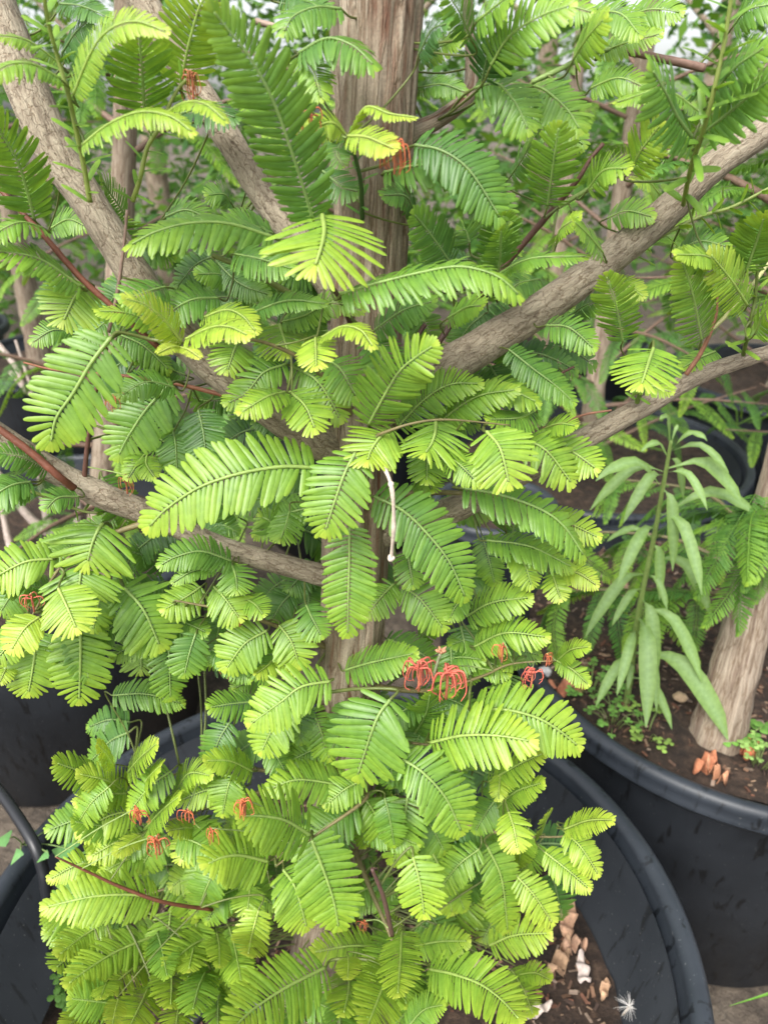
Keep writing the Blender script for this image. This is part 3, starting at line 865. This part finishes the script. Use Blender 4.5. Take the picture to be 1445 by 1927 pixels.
for i, s in enumerate(specs):
    pts = s['pts']; mid = np.mean(pts, axis=0)
    depth = float(np.mean([np.dot(p_ - camp, (0, CP, -SP)) for p_ in pts]))
    L = s['hw'] * depth / FPX * 1.14
    tocam = unit(camp - mid)
    wc, wu = {'f': (1, .38), 'm': (1, .75), 'e': (.5, 1), 'u': (-.3, 1)}[s['face']]
    side = unit(np.cross(tocam, UP))
    N = unit(tocam * wc + UP * wu + side * rng.uniform(-.28, .28))
    # a spray arches a little: raise its middle towards its upper face
    if len(pts) >= 3:
        arch = .05 * np.linalg.norm(pts[-1] - pts[0])
        pts = [p_ + N * arch * math.sin(math.pi * k / (len(pts) - 1)) for k, p_ in enumerate(pts)]
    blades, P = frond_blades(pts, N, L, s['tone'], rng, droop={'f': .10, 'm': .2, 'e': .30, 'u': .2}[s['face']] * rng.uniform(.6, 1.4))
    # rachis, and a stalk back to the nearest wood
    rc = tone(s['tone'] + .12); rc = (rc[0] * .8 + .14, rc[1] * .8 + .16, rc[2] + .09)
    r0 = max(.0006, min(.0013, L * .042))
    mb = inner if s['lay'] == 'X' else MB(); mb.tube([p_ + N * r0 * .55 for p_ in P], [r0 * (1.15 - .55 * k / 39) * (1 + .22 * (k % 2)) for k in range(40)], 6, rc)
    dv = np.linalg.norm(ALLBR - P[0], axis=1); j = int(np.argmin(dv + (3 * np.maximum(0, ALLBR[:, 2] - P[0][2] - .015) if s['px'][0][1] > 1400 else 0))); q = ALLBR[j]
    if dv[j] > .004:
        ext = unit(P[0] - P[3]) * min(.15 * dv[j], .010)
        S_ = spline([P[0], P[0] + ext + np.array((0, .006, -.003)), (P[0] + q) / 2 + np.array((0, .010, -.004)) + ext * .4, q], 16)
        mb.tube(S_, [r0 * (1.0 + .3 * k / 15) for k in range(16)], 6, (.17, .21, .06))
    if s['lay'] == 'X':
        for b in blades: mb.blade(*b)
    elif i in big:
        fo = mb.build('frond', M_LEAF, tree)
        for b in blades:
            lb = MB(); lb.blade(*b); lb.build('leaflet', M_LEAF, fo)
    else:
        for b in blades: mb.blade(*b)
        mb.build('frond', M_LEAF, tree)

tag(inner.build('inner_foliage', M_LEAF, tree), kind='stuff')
# withered orange-red sprays
def withered(px, py, dd, size, n=14, tone_=0):
    c = np.array(pt(px, py, dd)); z = zref(py) - dd; s = size * z / FPX
    mb = MB()
    for k in range(n):
        a = rng.uniform(0, 6.28); r_ = rng.uniform(.1, .6)
        p0 = c + np.array((rng.uniform(-.12, .12), rng.uniform(-.08, .08), rng.uniform(.25, .55))) * s
        p1 = p0 + np.array((math.cos(a) * r_, math.sin(a) * r_ * .6, rng.uniform(.0, .18))) * s * .7
        p2 = p1 + np.array((math.cos(a) * .16, math.sin(a) * .1, -rng.uniform(.4, .9))) * s * .7
        p3 = p2 + np.array((-math.cos(a) * .25, rng.uniform(-.1, .1), -rng.uniform(.1, .5))) * s * .6
        P = spline([p0, p1, p2, p3], 14)
        g = rng.uniform(.75, 1.2); base = [(.50, .13, .05), (.52, .115, .075), (.36, .12, .045)][tone_]
        mb.tube(P, [s * .026 * (1.1 - .7 * k2 / 13) for k2 in range(14)], 5, tuple(min(.9, x * g) for x in base), .2)
    st = spline([c + np.array((0, .1, .55)) * s, c + np.array((.02, .05, .2)) * s, c - np.array((0, 0, .4)) * s], 8)
    mb.tube(st, [s * .04] * 8, 6, (.40, .12, .06))
    q = ALLBR[int(np.argmin(np.linalg.norm(ALLBR - st[0], axis=1) + 3 * np.maximum(0, ALLBR[:, 2] - st[0][2] - .01)))]
    mb.tube(spline([st[0], (st[0] + q) / 2 + np.array((0, .008, -.004)), q], 12), [.0006] * 12, 6, (.22, .30, .09))
    tag(mb.build('withered_frond', M_DRY, tree), 'shrivelled orange-red frond hanging limp')
for a in [(362, 168, .05, 55, 12, 2), (585, 240, .09, 55, 8, 0), (597, 268, .085, 34, 6, 0), (742, 302, .10, 60, 16, 0), (715, 300, .09, 40, 5, 0), (62, 1138, .085, 42, 9, 1),
          (788, 1278, .125, 72, 16, 1), (840, 1292, .125, 76, 18, 1), (1000, 1280, .12, 48, 12, 1), (945, 1232, .115, 45, 7, 0), (1028, 1245, .115, 30, 5, 0),
          (262, 1540, .20, 44, 14, 0), (298, 1595, .21, 50, 14, 0), (355, 1538, .20, 36, 9, 0), (460, 1525, .20, 50, 14, 0), (400, 1575, .20, 36, 9, 0),
          (218, 765, .04, 42, 10, 2), (238, 915, .05, 40, 9, 2), (688, 1745, .18, 28, 8, 0), (450, 1170, .06, 28, 7, 0), (430, 1265, .05, 32, 8, 0), (1030, 1240, .11, 22, 4, 0)]:
    withered(*a)
# dry bud on the withered spray
mb = MB(); b0 = np.array(pt(829, 1228, .125))
for k in range(9):
    a = k * 2.4; d = np.array((math.cos(a), math.sin(a) * .7, .3 + .1 * k)) * .003
    mb.tube([b0 + d * .1, b0 + d * .9, b0 + d * 1.5], [.0012, .0014, .0004], 6, (.42, .20, .11))
mb.tube(spline([b0, np.array(pt(822, 1250, .122)), np.array(pt(815, 1275, .12))], 8), [.0013] * 8, 6, (.22, .25, .14))
mb.build('bud', M_DRY, tree)

# ------------------------------------------------------------------ neighbours: conifers in the pots behind
bgv = []
for v in range(8):
    r2 = random.Random(40 + v)
    ton = [.12, .2, .28, .34, .4, .24, .46, .16][v]
    Lb = .021; ln = r2.uniform(.11, .17)
    pts = [np.array((0, 0, 0.)), np.array((ln * .5, 0, .012 * r2.uniform(-1, 2))), np.array((ln, r2.uniform(-.02, .02), -.02 * r2.uniform(.4, 1.8)))]
    bl, P = frond_blades(pts, UP, Lb, ton, r2, .17, .25, NEEDLE_LO, .068, .2)
    mb = MB(); mb.tube(P[::4] + [P[-1]], [.0008] * (len(P[::4]) + 1), 4, tone(ton + .1))
    for b in bl: mb.blade(*b)
    bgv.append(mb.mesh('frond', M_BGLEAF))
def bg_tree(base, top, rbase, seed, label, nb, nf, zmin=.25, blen=(.35, .6), bark=None, group=None):
    r2 = random.Random(seed)
    t = thing('conifer_tree', base, label, 'tree', group)
    b, e = np.array(base, float), np.array(top, float)
    mid = (b + e) / 2 + np.array((r2.uniform(-.05, .05), r2.uniform(-.05, .05), 0))
    P = spline([b - np.array((0, 0, .05)), b + (mid - b) * .15 + 0, mid, e], 60); H = e[2] - b[2]
    mb = MB(); mb.tube(P, [rbase * (1.15 - .85 * k / 59) + .004 * max(0, 1 - k / 5) for k in range(60)], 20, (.3, .2, .1), .16, True, seed)
    mb.build('trunk', bark or M_BGBARK, t)
    for k in range(nb):
        u = zmin + (1 - zmin) * (k + r2.random()) / nb; p0 = P[min(58, int(u * 59))]
        a = k * 2.4 + r2.uniform(-.5, .5); ln = r2.uniform(*blen) * (1.1 - .55 * u)
        d = np.array((math.cos(a), math.sin(a), r2.uniform(.15, .65)))
        Q = spline([p0, p0 + d * ln * .5, p0 + d * ln + np.array((0, 0, -.04))], 14)
        bb = MB(); bb.tube(Q, [rbase * .20 * (1 - .8 * j / 13) for j in range(14)], 7, (.16, .10, .07), .1)
        bb.build('branch', M_TWIG, t)
        m_ = max(3, nf)
        for j in range(m_):
            q = Q[min(13, 3 + int(11 * j / m_))]; aa = a + (1.0 if j % 2 else -1.0) * r2.uniform(.3, 1.2)
            o = link('frond', r2.choice(bgv)); o.parent = t; o.matrix_parent_inverse = t.matrix_basis.inverted()
            o.location = tuple(q); s_ = r2.uniform(.75, 1.25); o.scale = (s_, s_, s_)
            o.rotation_euler = (r2.uniform(-.5, .5), r2.uniform(-.15, .75), aa)
    return t
tb = tuple(on_z(1345, 1392, .568))
right_tree = bg_tree((tb[0], tb[1], .568), (tb[0] + .30, tb[1] + .32, 2.1), .042, 1, 'conifer with a thick trunk leaning from the weedy black pot', 24, 9, .58, (.3, .45))
bg_tree((-.68, 1.50, .5), (-.36, 1.60, 2.6), .036, 2, 'conifer with a slim grey trunk in the shaded black pot', 30, 9, .30, (.3, .5))
def low_sprays():
    r2 = random.Random(61)
    def pz(x, y, z): return np.array(at(x, y, z))
    for a, b_, c_ in (((1400, 1080, 1.26), (1250, 1010, 1.34), (1010, 1000, 1.40)), ((1390, 1120, 1.24), (1240, 1110, 1.32), (1060, 1110, 1.36)), ((1425, 1030, 1.28), (1330, 930, 1.40), (1160, 900, 1.5)), ((1410, 1060, 1.26), (1440, 1000, 1.1), (1420, 930, 1.05))):
        Q = spline([pz(*a), pz(*b_), pz(*c_)], 16); bb = MB(); bb.tube(Q, [.005 * (1 - .7 * j / 15) for j in range(16)], 7, (.13, .11, .05), .1); bb.build('branch', M_TWIG, right_tree)
        for j in range(13):
            q = Q[min(15, 3 + j)]; o = link('frond', r2.choice(bgv)); o.parent = right_tree; o.matrix_parent_inverse = right_tree.matrix_basis.inverted()
            o.location = tuple(q); k_ = r2.uniform(.8, 1.25); o.scale = (k_,) * 3; o.rotation_euler = (r2.uniform(.1, .9), r2.uniform(.1, .8), r2.uniform(2.2, 5.6))
low_sprays()
bg_trees = [((-1.42, 3.0, .54), (-1.55, 3.1, 2.9), .05, 30), ((.60, 2.03, .54), (.72, 2.1, 2.7), .034, 34), ((1.50, 1.85, .54), (1.50, 1.95, 2.6), .034, 34),
            ((1.52, 2.75, .54), (1.45, 2.8, 3.1), .04, 32), ((-.14, 2.65, .54), (-.2, 2.7, 3.0), .036, 34), ((.75, 3.3, .54), (.8, 3.4, 3.2), .04, 30),
            ((-1.75, 1.90, .54), (-1.72, 1.95, 2.6), .036, 26), ((-2.2, 3.4, .54), (-2.1, 3.5, 3.2), .04, 26), ((2.3, 3.4, .54), (2.3, 3.4, 3.2), .04, 26)]
for k, (b, e, r_, nb) in enumerate(bg_trees):
    lab = {0: 'conifer with a pale bare trunk in the pot beyond the big left limb', 1: 'conifer growing in the pot directly behind the tall weed', 2: 'conifer in the black pot behind the thick leaning trunk'}.get(k)
    bg_tree(b, e, r_, 20 + k, lab or 'blurred green conifer in the nursery rows behind', nb, 9, .42 if k == 0 else .2, (.4, .7), None, None if lab else 'conifers in the rows behind')
def bare_shrub():
    b = np.array(on_z(110, 1040, .50)); t = thing('bare_shrub', tuple(b), 'leafless pale grey twiggy shrub in the shaded black pot', 'shrub')
    zb = float(np.dot(b - camp, (0, CP, -SP)))
    for pxs, w in (([(112, 1045), (114, 1000), (86, 998), (45, 960), (-10, 880)], 22), ([(100, 1005), (92, 985), (80, 920), (70, 850)], 18), ([(60, 1090), (24, 1035), (10, 983), (0, 930)], 15),
                   ([(180, 1095), (230, 1050), (262, 1020)], 14), ([(20, 700), (60, 740), (30, 640)], 8), ([(-10, 640), (30, 690), (50, 740)], 12), ([(130, 1040), (150, 950), (130, 880)], 14), ([(118, 1060), (200, 1085), (270, 1060)], 13)):
        P = spline([np.array(at(x, y, zb - .03 + .02 * math.sin(x))) for x, y in pxs], 24); mb = MB()
        mb.tube(P, [w * zb / FPX / 2 * (1.1 - .5 * q / 23) for q in range(24)], 9, (.36, .29, .25), .12); mb.build('stem', M_TWIG, t)
bare_shrub()

# far trees: a leafy mass with gaps to the sky
def woods():
    r2 = random.Random(77); mb = MB()
    for k in range(190):
        cy = r2.uniform(4.6, 11); cx = r2.uniform(-.75, .75) * (cy + 2); cz = r2.choice([r2.uniform(0, 1.3), r2.uniform(1.2, 2.8), r2.uniform(1.2, 4.6)]); rr = r2.uniform(.45, 1.0)
        for _ in range(230):
            d = Vector((r2.gauss(0, 1), r2.gauss(0, 1), r2.gauss(0, .8)))
            p_ = np.array((cx, cy, cz)) + np.array(d) * rr * .5
            if p_[2] < .05: continue
            a = unit(np.array((r2.gauss(0, 1), r2.gauss(0, 1), r2.gauss(0, .6)))); b = unit(np.cross(a, (r2.random(), r2.random(), r2.random())))
            s = r2.uniform(.03, .075); c = tone(r2.uniform(0, .42)); base = len(mb.v)
            mb.v += [tuple(p_), tuple(p_ + a * s + b * s * .45), tuple(p_ + a * 2 * s), tuple(p_ + a * s - b * s * .45)]; mb.c += [c] * 4
            mb.f.append((base, base + 1, base + 2, base + 3))
    tag(mb.build('distant_foliage', M_BGLEAF, smooth=False), 'out of focus leafy trees beyond the nursery rows', 'foliage', kind='stuff')
    for k in range(9):
        x = -7 + k * 1.75 + r2.uniform(-.5, .5); y = r2.uniform(6.8, 9.5)
        t = MB(); P = spline([np.array((x, y, -.05)), np.array((x + r2.uniform(-.2, .2), y, 2.5)), np.array((x + r2.uniform(-.4, .4), y, 5.5))], 20)
        t.tube(P, [.11 * (1 - .5 * j / 19) for j in range(20)], 12, (.3, .2, .1), .15)
        for j in range(5):
            q = P[6 + 2 * j]; a = r2.uniform(0, 6.28); d = np.array((math.cos(a), math.sin(a), .8))
            t.tube(spline([q, q + d * .5, q + d * 1.1], 8), [.035 * (1 - .09 * i_) for i_ in range(8)], 7, (.3, .2, .1))
        tag(t.build('tree_trunk', M_BGBARK), 'grey forked trunk of a tree beyond the nursery rows', 'trunk', 'trunks beyond the rows')
woods()

# ------------------------------------------------------------------ the tall weed in the right-hand pot
def weed():
    r2 = random.Random(9)
    base = np.array(on_z(1178, 1330, .565))
    px = [(1178, 1330), (1190, 1230), (1205, 1130), (1228, 1020), (1248, 910), (1262, 830)]
    zb = np.dot(base - camp, (0, CP, -SP))
    pts = [base - np.array((0, 0, .01))]
    for k, (x, y) in enumerate(px[1:]):
        d = ray(x, y); Yk = base[1] - .012 * k; pts.append(np.array(at(x, y, Yk / d.y)))
    w = thing('tall_weed', tuple(base), 'tall pale green weed with long drooping leaves in the right-hand black pot', 'weed')
    P = spline(pts, 60)
    mb = MB(); mb.tube(P, [.0050 * (1.1 - .65 * k / 59) for k in range(60)], 9, (.26, .36, .11), .06); mb.build('stem', M_WEED, w)
    LF = [(0, .10), (.1, .28), (.25, .75), (.45, 1.0), (.65, .82), (.85, .42), (1.0, .04)]
    # (height along the stem, tip pixel)
    tips = [(.97, 1275, 800), (.97, 1240, 790), (.95, 1330, 830), (.95, 1370, 890), (.93, 1205, 850), (.92, 1285, 940), (.88, 1395, 950), (.86, 1330, 960), (.86, 1110, 960), (.84, 1172, 985),
            (.78, 1265, 1075), (.78, 1120, 905), (.70, 1320, 1120), (.68, 1425, 975), (.66, 1160, 1105), (.60, 1240, 1130), (.55, 1340, 1170), (.50, 1100, 1200), (.50, 1255, 1150), (.42, 1230, 1290), (.38, 1320, 1285),
            (.30, 1160, 1310), (.30, 1235, 1340), (.22, 1370, 1395), (.18, 1180, 1300), (.12, 1260, 1390), (.2, 1120, 1330), (.62, 1140, 1020), (.45, 1150, 1180), (.35, 1215, 1370)]
    for h, x, y in tips:
        p0 = P[int(h * 59)]; T = unit(P[min(59, int(h * 59) + 2)] - P[max(0, int(h * 59) - 2)])
        zc = np.dot(p0 - camp, (0, CP, -SP)) - r2.uniform(-.05, .07)
        tip = np.array(at(x, y, zc)); dv = tip - p0; L = np.linalg.norm(dv)
        if L > .2: tip = p0 + dv * .2 / L; L = .2; dv = tip - p0
        tip[2] = max(tip[2], .575)
        mid = p0 + (tip - p0) * .42 + UP * L * .30; m2 = p0 + (tip - p0) * .80 + UP * L * .17
        Q = spline([p0, mid, m2, tip], 9)
        lb = MB(); base_i = 0; hw = L * r2.uniform(.064, .088); g = r2.uniform(.85, 1.15)
        prof = [.10, .14, .55, .92, 1, .9, .66, .36, .03]
        for j in range(9):
            t_ = unit(Q[min(j + 1, 8)] - Q[max(j - 1, 0)]); n_ = unit(UP * .5 + unit(camp - Q[j]) * .8)
            n_ = unit(n_ - t_ * np.dot(n_, t_)); s_ = np.cross(t_, n_); h_ = hw * prof[j]; wv = .0016 * math.sin(j * 2.1 + L * 90)
            c = (.21 * g, .34 * g, .085 * g)
            lb.v += [tuple(Q[j] + s_ * h_ + n_ * (h_ * .22 + wv)), tuple(Q[j]), tuple(Q[j] - s_ * h_ + n_ * (h_ * .22 - wv))]
            lb.c += [c, (.27 * g, .42 * g, .17 * g), c]
        for j in range(8):
            a = 3 * j; lb.f += [(a, a + 1, a + 4, a + 3), (a + 1, a + 2, a + 5, a + 4)]
        lb.build('leaf', M_WEED, w)
weed()

# ------------------------------------------------------------------ litter on the soil
def chips(name, c, rad, z, n, seed, label, smin=.0015, smax=.0065):
    r2 = random.Random(seed); mb = MB()
    for _ in range(n):
        a = r2.uniform(0, 6.28); rr = rad * math.sqrt(r2.random()); x, y = c[0] + rr * math.cos(a), c[1] + rr * math.sin(a)
        s = r2.uniform(smin, smax)
        col = r2.choice([(.10, .055, .035), (.18, .10, .06), (.06, .035, .025), (.26, .17, .11), (.14, .06, .035), (.22, .16, .12)])
        g = r2.uniform(.7, 1.2)
        mb.box((x, y, z + .008 * r2.random()), (s, s * r2.uniform(.12, .5), s * r2.uniform(.08, .25)), r2.uniform(0, 3.14), tuple(q * g for q in col), (r2.uniform(-.5, .5), r2.uniform(-.5, .5)))
    tag(mb.build(name, M_DEBRIS, smooth=False), label, 'mulch', kind='stuff')
chips('bark_mulch', MAIN_C, .35, SOIL_Z + .002, 3200, 3, 'fine brown bark mulch on the soil under the lime green conifer')
chips('bark_mulch', RIGHT_C, .385, .568, 2600, 4, 'brown mulch and twigs around the tall weed')
def dry_leaf(px, py, z, size, rot, col, label, curl=.35, lobes=0, lift=.015):
    c = np.array(on_z(px, py, z)) + np.array((0, 0, lift)); r2 = random.Random(int(px * 7 + py))
    mb = MB(); n, m = 26, 6; s = size; curl *= .8
    mb.v.append(tuple(c)); mb.c.append(col)
    for i in range(1, m + 1):
        for k in range(n):
            a = 2 * math.pi * k / n
            r_ = s * (.5 + .12 * math.cos(2 * a) + .05 * math.sin(3 * a + px) + .04 * math.sin(5 * a + py) + lobes * .10 * math.cos(5 * a)) * i / m
            x, y = r_ * math.cos(a) * 1.25, r_ * math.sin(a) * .8
            zz = curl * (x * x * .6 - y * y * 1.4 + .02 * s * math.sin(9 * x / s)) / s + .07 * s * math.sin(a * 2 + px) * i / m
            xr, yr = x * math.cos(rot) - y * math.sin(rot), x * math.sin(rot) + y * math.cos(rot)
            g = r2.uniform(.85, 1.12)
            mb.v.append((c[0] + xr, c[1] + yr, c[2] + zz)); mb.c.append(tuple(q * g for q in col))
    for k in range(n): mb.f.append((0, 1 + k, 1 + (k + 1) % n))
    for i in range(m - 1):
        for k in range(n):
            a = 1 + i * n + k; b = 1 + i * n + (k + 1) % n; mb.f.append((a, a + n, b + n, b))
    o = mb.build('dry_leaf', M_DEBRIS); md = o.modifiers.new('thick', 'SOLIDIFY'); md.thickness = .0012
    return tag(o, label, 'leaf')
TAN, PAL_ = (.50, .30, .19), (.48, .40, .35)
dry_leaf(1066, 1742, SOIL_Z, .036, 1.2, TAN, 'rounded tan dry leaf on the soil beside the pot wall', .5)
dry_leaf(1078, 1790, SOIL_Z, .024, .3, (.44, .27, .18), 'small brown curled leaf just below the rounded tan leaf', .9)
dry_leaf(1050, 1822, SOIL_Z, .034, .9, (.36, .23, .14), 'folded brown leaf lying half under the green fronds', .8)
dry_leaf(1094, 1838, SOIL_Z, .026, 1.5, (.50, .42, .38), 'pale pinkish lobed dry leaf on dark soil', .3, 1)
dry_leaf(1008, 1912, SOIL_Z, .024, .4, PAL_, 'whitish dry leaf among the mulch by the fronds', .3)
dry_leaf(1135, 1872, SOIL_Z, .018, 1.1, (.45, .28, .17), 'small tan chip-like leaf near the fluffy seed', .5)
dry_leaf(1325, 1450, .57, .034, .6, (.42, .16, .08), 'curled red-brown leaf at the edge of the weedy pot', 1.0)
dry_leaf(1345, 1470, .57, .024, 2.0, (.46, .22, .12), 'curled orange leaf touching the rim of the weedy pot', 1.0)
dry_leaf(1405, 1420, .57, .034, 1.0, (.40, .12, .05), 'dark red shrivelled leaf near the leaning trunk', .9)
dry_leaf(1060, 1305, .57, .045, .2, (.40, .16, .09), 'red-brown dead leaf in the weedy pot under the hanging withered frond', .8)
dry_leaf(1170, 1120, .57, .04, .2, (.36, .24, .16), 'tan dead leaf behind the tall weed', .6)
def pebble(px, py, z, s, col, label):
    c = on_z(px, py, z); r2 = random.Random(int(px + py)); mb = MB(); n, m = 12, 8
    for i in range(m + 1):
        ph = math.pi * i / m
        for k in range(n):
            a = 2 * math.pi * k / n; d = Vector((math.sin(ph) * math.cos(a) * 1.2, math.sin(ph) * math.sin(a), math.cos(ph) * .7))
            q = d * s * (1 + .22 * noise.noise(d * 1.4 + Vector((px, py, 0)))); mb.v.append((c.x + q.x, c.y + q.y, c.z + s * .35 + q.z)); mb.c.append(col)
    for i in range(m):
        for k in range(n):
            a = i * n + k; b = i * n + (k + 1) % n; mb.f.append((a, a + n, b + n, b))
    tag(mb.build('pebble', M_DEBRIS), label, 'pebble')
pebble(1278, 1315, .57, .011, (.42, .30, .19), 'round tan pebble between the tall weed and the leaning trunk')
pebble(1268, 1182, .57, .010, (.5, .47, .43), 'pale grey pebble on the soil behind the tall weed')
pebble(1022, 1268, .57, .012, (.55, .53, .55), 'whitish pebble by the rim, under the red withered frond')
pebble(900, 1815, SOIL_Z, .009, (.40, .30, .22), 'brown pebble under the bottom fronds')
# fluffy seed
mb = MB(); c = np.array(on_z(1183, 1897, .455)) + np.array((0, 0, .004)); r2 = random.Random(2)
for k in range(64):
    d = unit(np.array((r2.gauss(0, 1), r2.gauss(0, 1), r2.gauss(0.2, .8)))); L = r2.uniform(.012, .022)
    mb.tube([c, c + d * L * .6, c + d * L + np.array((0, 0, -.002))], [.00022, .00016, .00008], 4, (.75, .73, .70), 0, False)
mb.tube([c + np.array((-.006, 0, -.02)), c], [.0012, .0015], 6, (.45, .38, .3))
tag(mb.build('seed_fluff', M_DEBRIS), 'white silky seed tuft resting on the soil by the pot wall', 'seed')
# irrigation tube over the left rim
mtub, nt, p, out = new_mat('tube_plastic'); p.inputs['Base Color'].default_value = (.012, .013, .016, 1); p.inputs['Roughness'].default_value = .4
nn = noise_node(nt, 60, 4); bump(nt, nn.outputs['Fac'], p, .2, .002)
mb = MB(); P = spline([np.array(v) for v in (on_z(-60, 1430, .62), on_z(0, 1490, .64), on_z(60, 1580, .632), on_z(82, 1640, .60), on_z(100, 1730, .54), on_z(150, 1800, .525))], 60)
mb.tube(P, [.0075] * 60, 14)
tag(mb.build('irrigation_tube', mtub), 'thin black irrigation tube crossing the rim of the large pot', 'tube')
mb = MB(); P = spline([np.array(v) for v in (on_z(360, 1925, .535), on_z(400, 1880, .54), on_z(450, 1868, .54), on_z(500, 1900, .53))], 30); mb.tube(P, [.008] * 30, 12)
tag(mb.build('irrigation_tube', mtub), 'short black tube end on the soil below the bottom fronds', 'tube')
# small weeds
def clover(px, py, z, n, spread, label, size=.008, col=(.14, .30, .06)):
    c = np.array(on_z(px, py, z)); r2 = random.Random(int(px * 3 + py)); t = thing('clover_plant', tuple(c), label, 'weed')
    st = MB()
    for k in range(n):
        a = r2.uniform(0, 6.28); r_ = spread * math.sqrt(r2.random()); h = r2.uniform(.012, .04)
        q = c + np.array((math.cos(a) * r_, math.sin(a) * r_, h)); st.tube(spline([c + (q - c) * np.array((.3, .3, 0)), (c + q) / 2 + UP * h * .2, q], 6), [.0007] * 6, 5, (.20, .28, .09))
        lb = MB(); g = r2.uniform(.75, 1.25); s = size * r2.uniform(.7, 1.2)
        for j in range(3):
            b = a + j * 2.09; D = np.array((math.cos(b), math.sin(b), r2.uniform(-.1, .25))); D = unit(D)
            lb.blade(q, D, unit(np.cross(UP, D)), UP, s, s * .46, .1, 0, D * 0, tuple(x * g for x in col), tuple(x * g * 1.15 for x in col), [(0, .15), (.35, .8), (.7, 1), (.92, .7), (1, .3)])
        lb.build('leaf', M_WEED, t)
    st.build('stalks', M_WEED, t)
clover(1110, 1300, .57, 26, .06, 'patch of small clover at the pot edge left of the tall weed')
clover(1150, 1365, .57, 18, .05, 'sparse clover by the rim below the tall weed')
clover(1395, 1400, .57, 12, .04, 'round-leaved seedlings at the foot of the leaning trunk', .014)
clover(1425, 1440, .57, 16, .04, 'pale tiny seedlings beside the dark red shrivelled leaf', .008, (.26, .42, .12))
clover(1215, 1385, .57, 10, .05, 'few bright seedlings near the rim under the tall weed', .009, (.24, .38, .08))
clover(440, 1880, SOIL_Z, 9, .05, 'small weeds on the soil beside the short black tube', .011)
clover(150, 1880, SOIL_Z, 8, .03, 'tiny weeds against the left inner wall of the large pot', .01)
def ivy():
    c = np.array(at(45, 1590, on_z(45, 1590, .60).y and (.60 - CAMZ) / ray(45, 1590).z)); t = thing('vine_seedling', tuple(c), 'small vine with arrow-shaped green leaves on the left pot rim', 'weed')
    st = MB(); tips = [(20, 1575, .020), (40, 1600, .012), (92, 1605, .011), (65, 1568, .010), (140, 1600, .03), (165, 1530, .012)]
    for x, y, s in tips:
        q = np.array(on_z(x, y, .63)); st.tube(spline([c, (c + q) / 2 + UP * .006, q], 8), [.0009] * 8, 5, (.2, .3, .1))
        lb = MB(); a = rng.uniform(2, 4.5)
        D = np.array((math.cos(a), math.sin(a) * .6, -.3)); D = unit(D)
        lb.blade(q, D, unit(np.cross(UP, D)), UP, s * 1.5, s * .65, .15, 0, D * 0, (.12, .28, .09), (.15, .32, .1), [(0, .5), (.08, 1), (.3, .75), (.6, .5), (1, .05)], .1)
        lb.build('leaf', M_WEED, t)
    st.build('stem', M_WEED, t)
ivy()
# grass blades
for x0, y0, x1, y1, z, lab in ((1372, 1893, 1470, 1862, .42, 'bright green grass blade poking out beside the large pot'),):
    p0, p1 = np.array(at(x0, y0, 1.0)), np.array(at(x1, y1, .98)); base = np.array((p1[0] + .16, p1[1] + .05, 0.0))
    mb = MB(); Q = spline([base, base + np.array((-.03, 0, .35)), p1 + np.array((.03, .01, .01)), p1, p0], 24)
    for k in range(24):
        w_ = .0035 * (1 - (k / 23) ** 3) + .0003; mb.v += [tuple(Q[k] + np.array((0, w_, w_ * .4))), tuple(Q[k] - UP * .0008), tuple(Q[k] - np.array((0, w_, -w_ * .4)))]; mb.c += [(.14, .34, .04)] * 3
    for k in range(23):
        a = 3 * k; mb.f += [(a, a + 1, a + 4, a + 3), (a + 1, a + 2, a + 5, a + 4)]
    tag(mb.build('grass_blade', M_WEED), lab, 'grass')
